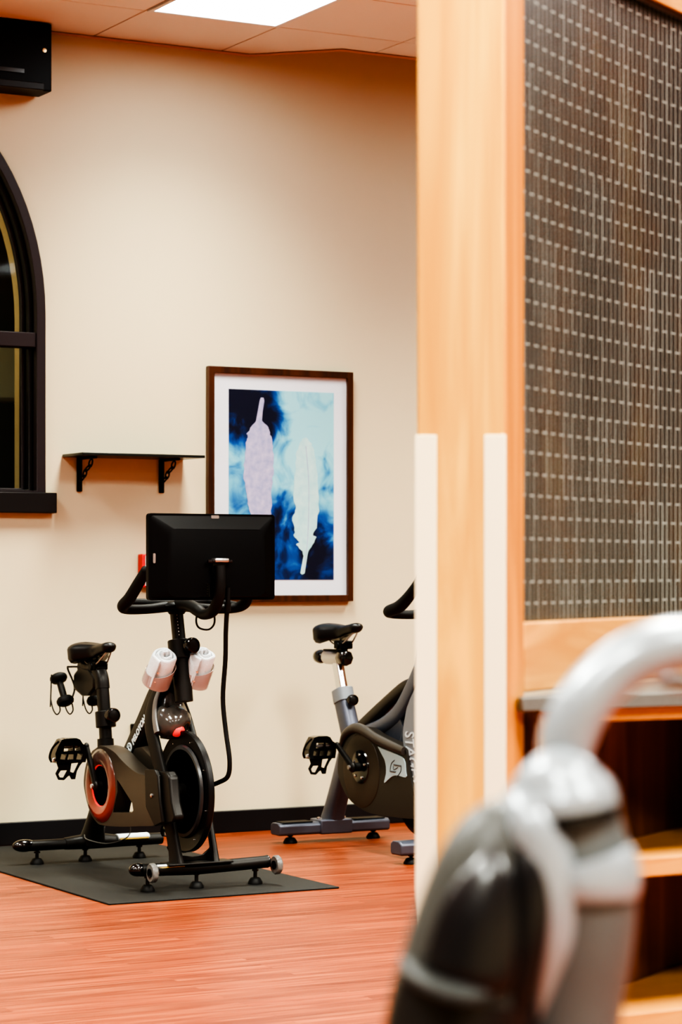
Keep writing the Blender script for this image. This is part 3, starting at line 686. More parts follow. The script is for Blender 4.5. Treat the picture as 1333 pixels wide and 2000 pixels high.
# weight holder
bm = BM()
for wx in (MX-.072, MX+.068):
    tube(bm, [(MX, 8.96, .775), (wx*.6+MX*.4, 9.02, .775), (wx+.03, 9.05, .765), (wx+.055, 9.04, .69), (wx+.03, 9.03, .63)], .004, seg=8)
    for dx in (-.034, .022):
        tube(bm, [(wx+dx-.016, 9.035, .645), (wx+dx-.012, 9.02, .605), (wx+dx, 9.01, .585), (wx+dx+.018, 9.02, .600), (wx+dx+.020, 9.035, .625)], .003, n=3, seg=8)
    tube(bm, [(wx-.045, 9.04, .745), (wx-.05, 9.035, .66), (wx-.052, 9.035, .615)], .003, seg=8)
obj('weight_holder', bm, M['satin'], t)
# handlebar post
bm = BM(); tube(bm, [(MX, 8.045, .68), (MX, 8.085, .90)], .034, n=1, seg=28); obj('handlebar_post_sleeve', bm, M['satin'], t)
bm = BM(); tube(bm, [(MX, 8.072, .835), (MX, 8.086, .905)], .044, n=1, seg=28); obj('handlebar_collar', bm, M['satin'], t, bevel=.003)
knob(t, MX+.012, 8.035, .885, (.25, -1, .05), r=.030, l=.035)
bm = BM(); tube(bm, [(MX, 8.08, .87), (MX, 8.112, 1.01)], .0245, n=1, seg=20, sx=.9, sq=3); hp = obj('handlebar_post', bm, M['satin'], t)
bm = BM()
for k in range(7): ball(bm, (MX-.010, 8.067+.0033*k, .925+.012*k), .0018, .003, .0028, u=8, v=6)
obj('height_marks', bm, M['steel'], hp)
bm = BM()
tube(bm, [(MX-.04, 8.11, 1.028, .020), (MX-.12, 8.105, 1.020, .018), (MX-.21, 8.085, 1.02, .0185), (MX-.243, 8.05, 1.033, .021), (MX-.238, 8.0, 1.062, .022), (MX-.226, 7.95, 1.115, .021), (MX-.216, 7.91, 1.158, .019)], .02, n=6, seg=18)
tube(bm, [(MX+.04, 8.11, 1.028, .020), (MX+.12, 8.105, 1.020, .018), (MX+.21, 8.085, 1.02, .0185), (MX+.243, 8.05, 1.033, .021), (MX+.238, 8.0, 1.062, .022), (MX+.226, 7.95, 1.115, .021), (MX+.216, 7.91, 1.158, .019)], .02, n=6, seg=18)
ball(bm, (MX-.216, 7.91, 1.160), .018, .018, .019); ball(bm, (MX+.216, 7.91, 1.160), .018, .018, .019)
tube(bm, [(MX-.16, 8.19, 1.045, .014), (MX-.05, 8.14, 1.04, .016), (MX+.05, 8.14, 1.04, .016), (MX+.16, 8.19, 1.045, .014)], .016, n=5, seg=14)
tube(bm, [(MX-.235, 8.07, 1.03, .014), (MX-.20, 8.15, 1.042, .014), (MX-.155, 8.19, 1.045, .014)], .014, n=4, seg=12)
tube(bm, [(MX+.235, 8.07, 1.03, .014), (MX+.20, 8.15, 1.042, .014), (MX+.155, 8.19, 1.045, .014)], .014, n=4, seg=12)
obj('handlebar', bm, M['rubber'], t)
bm = BM(); ball(bm, (MX, 8.11, 1.027), .062, .045, .024); tube(bm, [(MX, 8.108, 1.0, .028), (MX, 8.11, 1.03, .05)], .03, n=2, seg=20); obj('handlebar_hub', bm, M['black'], t)
# screen arm and screen
bm = BM(); tube(bm, [(MX, 8.09, 1.035, .024), (MX, 8.0, 1.034, .022), (MX, 7.93, 1.018, .0235), (MX, 7.875, 1.003, .020), (MX, 7.80, 1.018, .021), (MX, 7.755, 1.065, .020), (MX, 7.742, 1.12, .019), (MX, 7.745, 1.178, .0185)], .02, n=6, seg=20)
arm = obj('screen_arm', bm, M['rubber'], t)
bm = BM(); box(bm, MX-.026, MX+.03, 7.728, 7.77, 1.19, 1.205); obj('arm_cap', bm, M['steel'], arm, bevel=.005)
bm = BM(); lathe(bm, [(.006, -.045), (.006, .05)], (MX, 7.752, 1.194), (1, 0, 0), 10); box(bm, MX-.025, MX+.025, 7.752, 7.775, 1.15, 1.2); obj('hinge', bm, M['gloss'], arm)
SY = 7.79
sc = BM()
def rr(x0, x1, z0, z1, r, n=5):
    o = []
    for cx, cz, a0 in ((x1-r, z1-r, 0), (x0+r, z1-r, 90), (x0+r, z0+r, 180), (x1-r, z0+r, 270)):
        for k in range(n+1): a = R(a0+90*k/n); o.append((cx+r*math.cos(a), cz+r*math.sin(a)))
    return o
sx0, sx1, sz0, sz1 = 3.541, 4.043, 1.056, 1.364
prism(sc, rr(sx0, sx1, sz0, sz1, .012), SY, SY+.022, 'y')
scr = obj('screen', sc, M['black'], t, bevel=.003)
bm = BM()
A = [bm.verts.new((x, SY+.001, z)) for x, z in rr(sx0+.006, sx1-.006, sz0+.006, sz1-.006, .01)]
B = [bm.verts.new((x, SY-.022, z)) for x, z in rr(sx0+.065, sx1-.05, sz0+.012, sz1-.055, .03)]
for k in range(len(A)): bm.faces.new((A[k], A[(k+1) % len(A)], B[(k+1) % len(A)], B[k]))
bm.faces.new(B); bm.faces.new(A)
obj('screen_back', bm, M['black'], scr, sharp=20)
bm = BM(); prism(bm, rr(3.785, 3.816, 1.3475, 1.3585, .003), SY-.0042, SY, 'y'); obj('camera_tab', bm, M['steel'], scr)
bm = BM(); prism(bm, rr(3.555, 3.5645, 1.187, 1.222, .004), SY-.009, SY, 'y'); obj('side_button', bm, M['steel'], scr)
bm = BM(); box(bm, sx0+.01, sx1-.01, SY+.022, SY+.024, sz0+.012, sz1-.01); obj('display_glass', bm, M['gloss'], scr)
bm = BM(); box(bm, 3.765, 3.775, SY-.0235, SY-.021, 1.068, 1.115)
for k in range(5): box(bm, 3.757, 3.763, SY-.024, SY-.021, 1.075+.009*k, 1.079+.009*k)
obj('ports', bm, M['gloss'], scr)
bm = BM(); loop(bm, [(MX+.0, 7.905, 1.015), (MX-.02, 7.90, .985), (MX-.012, 7.895, .955), (MX+.02, 7.88, .948), (MX+.038, 7.87, .97), (MX+.03, 7.865, 1.005)], .0038, n=5, seg=8); obj('strap_loop', bm, M['rubber'], t)
bm = BM(); tube(bm, [(3.842, 7.765, 1.10), (3.842, 7.768, 1.04), (3.845, 7.78, 1.02, ), (3.85, 7.80, .94), (3.858, 7.82, .84), (3.858, 7.84, .70), (3.865, 7.83, .58), (3.87, 7.81, .48), (3.868, 7.82, .42), (3.85, 7.86, .395), (3.83, 7.90, .38)], .0088, n=6, seg=10)
cb = obj('screen_cable', bm, M['rubber'], t)
bm = BM(); tube(bm, [(3.842, 7.768, 1.045), (3.844, 7.775, 1.015)], .012, n=1, seg=12); obj('cable_sleeve', bm, M['rubber'], cb)
# smoky brake cover with red pad
bm = BM()
tube(bm, [(MX, 8.175, .715, .028), (MX, 8.16, .68, .038), (MX, 8.155, .645, .052), (MX-.01, 8.135, .61, .066), (MX-.01, 8.10, .578, .054), (MX, 8.09, .560, .014)], .05, n=5, seg=24, sx=1.12, sy=1.05)
bc = obj('brake_cover', bm, M['smoke'], t)
bm = BM(); ball(bm, (MX-.012, 8.085, .572), .030, .034, .024); obj('brake_pad', bm, M['redglow'], t)
bm = BM(); box(bm, MX-.05, MX+.03, 8.08, 8.15, .54, .60); obj('brake_block', bm, M['satin'], t, bevel=.004)
bm = BM(); lathe(bm, [(.010, 0), (.010, .004), (0, .004)], (MX-.042, 8.10, .665), (-1, -.5, .3), 16); obj('screw', bm, M['gloss'], bc)
bm = BM(); tube(bm, [(MX-.035, 8.165, .735, .010), (MX-.066, 8.15, .68, .010), (MX-.082, 8.125, .62, .011), (MX-.084, 8.10, .565, .012)], .01, n=5, seg=12, sx=.7, sy=1.4); obj('cover_edge', bm, mat('satin_grey_edge', (.16, .15, .145), .3), bc)
# holders + towels
def holder_and_towel(wx, yy, zz, lean, roll, lab):
    ax = Vector((roll, -math.sin(lean), math.cos(lean))).normalized()
    c = Vector((wx, yy, zz))
    s = ax.orthogonal().normalized(); s = (Vector((1, 0, 0)) - ax*ax.x).normalized(); q = ax.cross(s)
    bm = BM()
    # open U shell
    n = 22; ro, ri = .053, .0505; h0, h1 = -.066, .008
    O = []; 
    for r in (ro, ri):
        for h in (h0, h1):
            O.append([bm.verts.new(c + ax*(h + ((.022*math.cos(a)-.006) if h > 0 else 0)) + s*r*math.cos(a) + q*r*math.sin(a)) for a in [2*math.pi*k/n for k in range(n)]])
    for k in range(n):
        k2 = (k+1) % n
        bm.faces.new((O[0][k], O[0][k2], O[1][k2], O[1][k])); bm.faces.new((O[2][k], O[3][k], O[3][k2], O[2][k2])); bm.faces.new((O[1][k], O[1][k2], O[3][k2], O[3][k]))
    bm.faces.new(O[0][::-1]); bm.faces.new(O[2])
    h = obj('bottle_holder', bm, M['acryl'], t)
    for dz in (-.045, -.005):
        obj('rivet', lathe(BM(), [(.0045, 0), (.0045, .003), (0, .004)], c + ax*dz + (s*-.55 + Vector((0, -.83, -.2))).normalized()*.052, (s*-.55+Vector((0, -.83, -.2))), 10), M['chrome'], h)
    bm = BM(); d = (Vector((MX, 8.06, zz-.02)) - (c - ax*.03)); tube(bm, [tuple(c - ax*.03 + d.normalized()*.044), tuple(c - ax*.03 + d*.8)], .009, n=1, seg=8); obj('holder_bracket', bm, M['black'], t)
    # rolled towel: spiral of cloth
    bm = BM(); N = 110; turns = 2.6
    cur = []
    for i in range(N):
        f = i/(N-1); a = f*turns*2*math.pi + roll*3; r = .007 + .039*f + .0018*math.sin(a*2.3)*f + .001*math.sin(a*7)
        cur.append((a, r))
    th = .0060
    zt = lambda i: .072 + .005*math.sin(i*.17) + .003*math.sin(i*.43) - .012*(i/110)
    rows = []
    for i, (a, r) in enumerate(cur):
        e = s*math.cos(a) + q*math.sin(a); top = zt(i)
        rows.append([bm.verts.new(c + ax*hh + e*rr_) for hh, rr_ in ((-.058, r-th), (top-.006, r-th), (top, r-th*.5), (top, r+th*.5), (top-.006, r+th), (.02, r+th*1.1), (-.058, r+th))])
    m7 = 7
    for A_, B_ in zip(rows, rows[1:]):
        for k in range(m7): bm.faces.new((A_[k], A_[(k+1) % m7], B_[(k+1) % m7], B_[k]))
    bm.faces.new(rows[0]); bm.faces.new(rows[-1][::-1])
    o = obj('rolled_towel', bm, M['towel'], None, sharp=70)
    tag(o, lab, 'towel')
holder_and_towel(MX-.094, 8.045, .802, .62, .05, 'white rolled towel in the left clear holder of the black bike')
holder_and_towel(MX+.062, 8.045, .802, .50, .10, 'white rolled towel in the right clear holder of the black bike, behind the knob')
# dumbbells
def dumbbell(x, y, z, lab):
    d = thing('dumbbell', lab, 'dumbbell', (x, y, z-.05), group='dumbbells hanging behind the black bike saddle')
    a = Vector((.10, -.45, -.89)).normalized(); c = Vector((x, y, z))
    bm = BM(); lathe(bm, [(.0135, -.04), (.0145, 0), (.0135, .04)], c, a, 16); obj('grip', bm, M['satin'], d)
    for s in (-1, 1):
        bm = BM(); p = c + a*(.032*s)
        lathe(bm, [(.012, 0), (.028, .003), (.035, .012), (.036, .020), (.033, .029), (.022, .036), (0, .038)], p, a*s, 28); obj('weight_head', bm, M['rubber'], d)
dumbbell(MX-.070, 9.045, .683, 'small black dumbbell hanging farthest left behind the black bike saddle')
dumbbell(MX+.060, 9.045, .683, 'small black dumbbell hanging nearest the seat post behind the black bike saddle')

# ------------------------------------------------------------------ bike two
BX = 5.015
t = thing('exercise_bike', 'slate grey exercise bike with pale blue panel, partly behind the wooden post', 'exercise bike', (BX, 8.70, 0), group='exercise bikes')
bm = BM(); prism(bm, [(9.165, .042), (9.165, .078), (9.150, .088), (9.09, .088), (9.075, .078), (9.075, .042), (9.085, .036), (9.155, .036)], 4.735, 5.275, 'x'); rs = obj('rear_stabilizer', bm, M['slate'], t, bevel=.006)
for a, b_ in ((4.755, 4.90), (5.10, 5.255)):
    bm = BM(); box(bm, a, b_, 9.085, 9.155, .088, .092); obj('pad', bm, M['rubber'], rs, bevel=.002)
bm = BM(); box(bm, 4.93, 5.085, 9.068, 9.172, .034, .096); obj('mount_plate', bm, M['slate'], rs, bevel=.006)
for x in (4.945, 5.07): obj('bolt', lathe(BM(), [(.008, 0), (.008, .006), (0, .009)], (x, 9.12, .096), (0, 0, 1), 12), M['chrome'], rs)
for x in (4.808, 5.215): foot_set(t, x, 9.12, .04, r=.030, z0=.0)
bm = BM(); prism(bm, [(8.285, .045), (8.285, .082), (8.27, .092), (8.21, .092), (8.195, .082), (8.195, .045), (8.205, .038), (8.275, .038)], 4.815, 5.215, 'x'); obj('front_stabilizer', bm, M['slate'], t, bevel=.006)
for x in (4.885, 5.145): foot_set(t, x, 8.24, .042, r=.030, z0=.0)
bm = BM()
tube(bm, [(BX, 9.12, .09, .052), (BX, 9.10, .14, .046), (BX, 9.03, .28, .044), (BX, 8.96, .42, .046)], .045, n=4, seg=24, sx=.85, sq=3.4)
tube(bm, [(BX, 8.915, .36, .046), (BX, 8.965, .48, .044), (BX, 9.02, .60, .043), (BX, 9.035, .64, .043)], .044, n=3, seg=24, sx=.8, sq=3.4)
tube(bm, [(BX, 8.95, .46, .04), (BX, 8.72, .50, .038), (BX, 8.55, .57, .040), (BX, 8.44, .665, .044), (BX, 8.36, .76, .044)], .04, n=4, seg=20, sx=.8, sq=3)
tube(bm, [(BX, 8.50, .43, .036), (BX, 8.46, .52, .034), (BX, 8.42, .63, .036)], .034, n=3, seg=16, sx=.8, sq=3)
prism(bm, [(8.66, .50), (8.52, .57), (8.47, .50), (8.50, .44)], BX-.022, BX+.022, 'x')
fr = obj('main_frame', bm, M['slate'], t)
bm = BM(); tube(bm, [(BX+.0, 8.89, .485, .030), (BX, 8.72, .575, .030), (BX, 8.53, .672, .028), (BX, 8.46, .70, .024)], .03, n=4, seg=16, sx=.9, sq=2.6); obj('top_tube_cover', bm, M['darkcover'], t)
bm = BM(); tube(bm, [(BX, 9.018, .60), (BX, 9.037, .655)], .047, n=1, seg=28, sx=.82, sq=3.4); obj('seat_tube_sleeve', bm, M['shroud'], t, bevel=.003)
bm = BM(); tube(bm, [(BX, 9.03, .64), (BX, 9.075, .765)], .026, n=1, seg=20, sx=.8, sq=3.2); obj('seat_post', bm, M['chrome'], t)
knob(t, BX, 8.965, .611, (.05, -1, .05), r=.024, l=.03)
# fore-aft slider
bm = BM(); lathe(bm, [(.029, 0), (.031, .006), (.031, .13), (.029, .136)], (BX, 9.175, .788), (0, -1, 0), 32); sl = obj('seat_slider', bm, M['steel'], t)
bm = BM(); box(bm, BX-.018, BX+.018, 9.045, 9.175, .816, .823); obj('slider_track', bm, M['black'], sl, bevel=.002)
bm = BM(); lathe(bm, [(.012, -.02), (.014, 0), (.026, .012), (.031, .035), (.028, .06), (.018, .078), (0, .082)], (BX, 9.19, .788), (0, 1, 0), 28); obj('knob', bm, M['gloss'], t)
bm = BM(); lathe(bm, [(.03, 0), (.034, .006), (.034, .045), (.026, .05), (0, .05)], (BX, 9.045, .788), (0, -1, 0), 8); obj('slider_end', bm, M['gloss'], t)
bm = BM(); tube(bm, [(BX, 9.02, .815), (BX, 9.02, .845)], .016, n=1, seg=14); obj('saddle_pin', bm, M['black'], t)
saddle(t, BX, 9.03, .905, L=.285)
# belt guard
C2 = (8.705, .350)
GO = [(8.72, .512), (8.66, .510), (8.58, .488), (8.46, .468), (8.36, .455), (8.325, .445), (8.31, .40), (8.285, .33), (8.25, .26), (8.235, .20), (8.26, .175), (8.42, .168), (8.56, .165), (8.68, .176), (8.80, .215), (8.875, .29), (8.885, .36), (8.85, .45), (8.79, .495)]
bm = BM(); prism(bm, cr(GO, 3), BX-.105, BX-.045, 'x'); obj('belt_guard', bm, M['darkcover'], t, bevel=.012, seg=3)
bm = BM(); tube(bm, [(BX-.108, 8.86, .42, .008), (BX-.11, 8.82, .475, .016), (BX-.11, 8.74, .508, .020), (BX-.11, 8.66, .505, .022), (BX-.11, 8.56, .478, .021), (BX-.11, 8.44, .456, .020), (BX-.11, 8.33, .440, .016)], .02, n=5, seg=14, sx=.8)
obj('guard_rib', bm, mat('grey_brown_rib', (.06, .052, .046), .45), t)
bm = BM(); lathe(bm, [(0, .006), (.12, .006), (.15, .002), (.152, 0)], (BX-.105, 8.685, .335), (-1, 0, 0), 56); obj('round_cover', bm, M['covercircle'], t)
bm = BM(); prism(bm, cr([(8.545, .445), (8.50, .438), (8.42, .428), (8.335, .408), (8.32, .36), (8.318, .335), (8.38, .338), (8.43, .33), (8.49, .300), (8.475, .34), (8.48, .38), (8.505, .42), (8.545, .445)][:-1], 3)[:-2], BX-.109, BX-.1045, 'x'); bp = obj('blue_panel', bm, M['bluepanel'], t, bevel=.001, label='pale blue grey panel with emblem')
bm = BM(); ex = BX-.110
tube(bm, [(ex, 8.405, .398), (ex, 8.428, .385), (ex, 8.438, .365), (ex, 8.44, .352)], .0016, n=4, seg=6)
tube(bm, [(ex, 8.44, .352), (ex, 8.395, .352)], .003, n=1, seg=6)
tube(bm, [(ex, 8.41, .380), (ex, 8.352, .379)], .003, n=1, seg=6)
tube(bm, [(ex, 8.352, .379), (ex, 8.354, .36), (ex, 8.368, .345), (ex, 8.39, .332)], .0018, n=4, seg=6)
tube(bm, [(ex, 8.415, .375), (ex, 8.413, .36), (ex, 8.39, .366), (ex, 8.378, .372)], .0014, n=3, seg=6)
obj('emblem', bm, M['logo_grey'], bp)
bm2 = BM(); lathe(bm2, [(.072, 0), (.068, .008), (.035, .012), (0, .012)], (BX-.108, 8.68, .352), (-1, 0, 0), 28); cs = obj('crank_spider', bm2, M['gloss'], t)
for k in range(5):
    a = 2*math.pi*k/5+.4; obj('bolt', lathe(BM(), [(.006, 0), (.006, .004), (0, .007)], (BX-.118, 8.68+.045*math.cos(a), .352+.05*math.sin(a)), (-1, 0, 0), 12), M['chrome'], cs)
bm = BM(); lathe(bm, [(.018, -.26), (.018, .03)], (BX-.12, 8.68, .352), (-1, 0, 0), 20); obj('crank_axle', bm, M['satin'], t)
crank(t, BX-.150, 8.68, .352, BX-.155, 8.80, .435)
crank(t, BX+.140, 8.68, .352, BX+.145, 8.56, .26)
obj('pedal_spindle', lathe(BM(), [(.006, 0), (.006, .12)], (BX-.155, 8.80, .435), (-1, 0, 0), 10), M['steel'], t)
obj('pedal_spindle', lathe(BM(), [(.006, 0), (.006, .12)], (BX+.145, 8.56, .26), (1, 0, 0), 10), M['steel'], t)
pedal(t, BX-.225, 8.81, .425)
pedal(t, BX+.215, 8.56, .25)
# flywheel, shroud with lettering
bm = BM(); lathe(bm, [(0, -.012), (.05, -.012), (.055, -.006), (.18, -.006), (.19, -.014), (.21, -.014), (.21, .014), (.19, .014), (.055, .006), (0, .012)], (BX+.0, 8.36, .30), (-1, 0, 0), 64); obj('flywheel', bm, M['gloss'], t)
YL = [(.10, 8.20), (.222, 8.273), (.311, 8.309), (.371, 8.333), (.431, 8.358), (.492, 8.370), (.544, 8.362), (.606, 8.341), (.655, 8.309), (.691, 8.273), (.73, 8.235)]
def yl(z):
    if z <= YL[0][0]: return YL[0][1]
    for a, b_ in zip(YL, YL[1:]):
        if z <= b_[0]: return a[1] + (b_[1]-a[1])*(z-a[0])/(b_[0]-a[0])
    return YL[-1][1]
def depthf(z): return .17*math.sin(min(1, max(.18, (z-.02)/.5))*math.pi/2) if z < .5 else .17-.35*(z-.5)
def upath(sv, z, off=0.0):
    """sv metres along the plate from its left rear edge, round the front"""
    hw = .092-off; d = depthf(z)-off; y0 = yl(z); rr_ = min(.055, d*.6)
    L1 = d-rr_; La = rr_*math.pi/2; L2 = 2*(hw-rr_)
    if sv <= L1: return (BX-hw, y0-sv)
    if sv <= L1+La: a = (sv-L1)/rr_; return (BX-hw+rr_*(1-math.cos(a)), y0-L1-rr_*math.sin(a))
    if sv <= L1+La+L2: return (BX-hw+rr_+(sv-L1-La), y0-d)
    if sv <= L1+2*La+L2: a = (sv-L1-La-L2)/rr_; return (BX+hw-rr_+rr_*math.sin(a), y0-d+rr_*(1-math.cos(a)))
    return (BX+hw, y0-d+rr_+(sv-L1-2*La-L2))
def ulen(z, off=0.0):
    hw = .092-off; d = depthf(z)-off; rr_ = min(.055, d*.6); return 2*(d-rr_) + rr_*math.pi + 2*(hw-rr_)
bm = BM(); G = []; rows = 34; cols = 26
for off in (0, .008):
    G.append([[bm.verts.new((*upath(ulen(z, off)*k/cols*.99999, z, off), z)) for k in range(cols+1)] for z in [.10+.62*i/rows for i in range(rows+1)]])
for g_ in G:
    for i in range(rows):
        for k in range(cols): bm.faces.new((g_[i][k], g_[i][k+1], g_[i+1][k+1], g_[i+1][k]))
for i in range(rows):
    for k in (0, cols): bm.faces.new((G[0][i][k], G[0][i+1][k], G[1][i+1][k], G[1][i][k]))
for k in range(cols):
    for i in (0, rows): bm.faces.new((G[0][i][k], G[0][i][k+1], G[1][i][k+1], G[1][i][k]))
sd = obj('flywheel_shroud', bm, M['shroud'], t, sharp=60)
tb = text_bm('STAGES', .098, (0, 0, 0), (1, 0, 0), (0, 1, 0), depth=.002, fat=.0012, space=1.0)
bmesh.ops.subdivide_edges(tb, edges=tb.edges[:], cuts=2)
for v in tb.verts:
    u, w_, d = v.co.x*.60, v.co.y, v.co.z
    z = .519 - u
    p = upath(.020 + w_, z); q_ = upath(.021 + w_, z)
    n_ = Vector((-(q_[1]-p[1]), q_[0]-p[0], 0)).normalized()
    v.co = Vector((p[0], p[1], z)) - n_*(-.0008 if False else 0) + (Vector((BX, yl(z), 0)) - Vector((p[0], p[1], 0))).normalized()*(-.0012 - d*.5)
obj('lettering', tb, M['letter2'], sd, sharp=80)
# front post, handlebar, bottle cage
bm = BM(); tube(bm, [(BX, 8.38, .70), (BX, 8.33, .86)], .04, n=1, seg=24, sx=.8, sq=3.2); obj('handlebar_post_sleeve', bm, M['slate'], t)
bm = BM(); tube(bm, [(BX, 8.335, .84), (BX, 8.30, .99)], .026, n=1, seg=20, sx=.8, sq=3.2); obj('handlebar_post', bm, M['chrome'], t)
knob(t, BX, 8.29, .82, (.05, -1, .05), r=.024, l=.03)
bm = BM()
for s in (-1, 1):
    tube(bm, [(BX, 8.30, .99, .022), (BX+s*.10, 8.31, .985, .018), (BX+s*.17, 8.315, .99, .020), (BX+s*.200, 8.295, 1.0, .023), (BX+s*.192, 8.23, 1.018, .025), (BX+s*.185, 8.17, 1.055, .023), (BX+s*.178, 8.11, 1.11, .019), (BX+s*.175, 8.08, 1.15, .017)], .02, n=6, seg=16)
    ball(bm, (BX+s*.175, 8.08, 1.152), .017, .017, .017)
ball(bm, (BX, 8.30, .99), .05, .04, .028)
obj('handlebar', bm, M['rubber'], t)
bm = BM(); prism(bm, [(4.967, .865), (4.985, .868), (5.045, .868), (5.045, .78), (4.995, .78)], 8.21, 8.225, 'y'); obj('console_bracket', bm, M['darkcover'], t, bevel=.003)
bm = BM(); lathe(bm, [(.034, 0), (.036, .006), (.037, .07), (.035, .072), (.034, .01), (0, .01)], (4.962, 8.26, .70), (0, 0, 1), 28); obj('bottle_holder', bm, M['darkcover'], t)
# towel bundled in the holder
bm = BM(); N = 90; rows_ = []
c = Vector((4.962, 8.26, .712))
for i in range(N):
    f = i/(N-1); a = f*3*2*math.pi; r = .005+.026*f
    e = Vector((math.cos(a), math.sin(a), 0)); top = .10+.004*math.sin(i*.25)
    rows_.append([bm.verts.new(c+e*rr_+Vector((0, 0, hh))) for hh, rr_ in ((0, r-.003), (top, r-.003), (top+.004, r), (top, r+.003), (0, r+.003))])
for A_, B_ in zip(rows_, rows_[1:]):
    for k in range(5): bm.faces.new((A_[k], A_[(k+1) % 5], B_[(k+1) % 5], B_[k]))
bm.faces.new(rows_[0]); bm.faces.new(rows_[-1][::-1])
tag(obj('rolled_towel', bm, M['towel'], None, sharp=70), 'white rolled towel on the slate grey bike, just peeking past the wooden post', 'towel')

# ------------------------------------------------------------------ wooden post with corner guards
TH = R(29); ct, stt = math.cos(TH), math.sin(TH)
def rw(X, Z): return (X*ct+Z*stt, -X*stt+Z*ct)      # room position of a point X metres right, Z metres ahead of the doorway
t = thing('glass_partition', 'curved partition of dark textured glass in orange wood, with a tall honey wood end post', 'partition', (*rw(.30, 4.0), 0))
A_, B_ = (.1215, 3.865), (.260, 3.850)
dx, dz = (B_[0]-A_[0]), (B_[1]-A_[1]); ln = math.hypot(dx, dz); ux, uz = dx/ln, dz/ln; nx, nz = -uz, ux   # n points away from camera side
if nz < 0: nx, nz = -nx, -nz
def pp(a, d): return rw(A_[0]+ux*a+nx*d, A_[1]+uz*a+nz*d)
bm = BM(); prism(bm, [pp(0, 0), pp(ln, 0), pp(ln, .13), pp(0, .13)], 0, CZ-.003, 'z'); post = obj('post', bm, M['honey'], t, bevel=.004, label='tall honey coloured wooden post')
GT_ = 1.377
for a0, sgn in ((0, 1), (ln, -1)):
    e = .0025
    poly = [pp(a0-sgn*e, -e), pp(a0+sgn*.0315, -e), pp(a0+sgn*.0315, 0), pp(a0, 0), pp(a0, .0315), pp(a0-sgn*e, .0315)]
    bm = BM(); prism(bm, poly, .10, GT_, 'z'); obj('corner_guard', bm, M['guard'], post, bevel=.0012, label='cream corner guard strip')

# ------------------------------------------------------------------ curved glass partition
arcp = [];
x, y = rw(.2615, 3.853); a = R(36)
for i in range(73):
    arcp.append((x, y, a, i*.025)); x += .025*math.cos(a); y += .025*math.sin(a); a -= R(1.1)*.25
def ap(tt, off):
    i = min(int(tt/.025), 71); f = tt/.025-i
    p, q = arcp[i], arcp[i+1]
    return (p[0]+(q[0]-p[0])*f + math.sin(p[2])*-off, p[1]+(q[1]-p[1])*f + math.cos(p[2])*off)
def sweep(t0, t1, z0, z1, o0, o1, uv=False):
    n = max(1, int((t1-t0)/.03)); bm = BM(); R_ = []
    for i in range(n+1):
        tt = t0+(t1-t0)*i/n; p0, p1 = ap(tt, o0), ap(tt, o1)
        R_.append([bm.verts.new((*p0, z0)), bm.verts.new((*p1, z0)), bm.verts.new((*p1, z1)), bm.verts.new((*p0, z1))])
    lay = bm.loops.layers.uv.new('UVMap') if uv else None
    for i in range(n):
        for k in range(4):
            f = bm.faces.new((R_[i][k], R_[i][(k+1) % 4], R_[i+1][(k+1) % 4], R_[i+1][k]))
            if uv:
                for l in f.loops:
                    j = i if l.vert in R_[i] else i+1
                    l[lay].uv = (t0+(t1-t0)*j/n, l.vert.co.z)
    bm.faces.new(R_[0]); bm.faces.new(R_[-1][::-1])
    return bm
T1 = 1.74
obj('frame_stile', sweep(.001, .085, .0, 2.36, 0, .045), M['honeyshade'], t, bevel=.002)
obj('frame_stile', sweep(T1-.08, T1, .0, 2.36, 0, .045), M['honeyshade'], t, bevel=.002)
obj('top_rail', sweep(.086, T1-.081, 2.206, 2.36, 0, .045), M['honeyflat'], t, bevel=.002)
obj('bottom_rail', sweep(.086, T1-.081, .962, 1.076, 0, .045), M['honeyflat'], t, bevel=.003)
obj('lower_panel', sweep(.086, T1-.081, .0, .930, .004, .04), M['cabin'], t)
obj('gasket', sweep(.086, T1-.081, 2.194, 2.2055, .004, .04), M['gloss'], t)
obj('glass_pane', sweep(.086, T1-.081, 1.0765, 2.1935, .016, .026, uv=True), M['flute'], t, sharp=20, label='dark textured glass with staggered pale grid lines')

# ------------------------------------------------------------------ wedge shaped open cabinet + countertop
FYc = 3.262
def back(x):      # partition face under the counter
    best = min(arcp, key=lambda p: abs(p[0]-x)); return best[1]
def wedge(x0, x1, z0, z1, inset=0.0, gap=.006):
    n = 10; pts = [(x0, FYc+inset), (x1, FYc+inset)]
    pts += [(x1-(x1-x0)*i/n, max(back(x1-(x1-x0)*i/n)-gap, FYc+inset+.001)) for i in range(n+1)]
    return pts
CXR = 3.42
bm = BM(); prism(bm, wedge(2.135, CXR, 0, 0, -.012), .934, .957, 'z'); o = obj('countertop', bm, M['counter'], bevel=.002)
tag(o, 'grey laminate countertop over the open wooden cabinet, against the glass partition', 'countertop')
t = thing('open_cabinet', 'open honey wood cabinet with shelves under the grey countertop', 'cabinet', (2.8, 3.5, 0))
bm = BM(); prism(bm, [(2.183, FYc+.01), (2.203, FYc+.01), (2.203, back(2.203)-.012), (2.183, back(2.183)-.012)], 0, .9335, 'z'); obj('side_panel', bm, M['honey'], t, bevel=.001)
bm = BM(); prism(bm, [(CXR-.03, FYc+.01), (CXR-.01, FYc+.01), (CXR-.01, back(CXR-.01)-.012), (CXR-.03, back(CXR-.03)-.012)], 0, .9335, 'z'); obj('side_panel', bm, M['honey'], t, bevel=.001)
for z0, z1 in ((.650, .682), (.392, .425), (.06, .09)):
    bm = BM(); prism(bm, wedge(2.204, CXR-.031, 0, 0, .012, .012), z0, z1, 'z'); obj('shelf', bm, M['honeyflat'], t, bevel=.002)
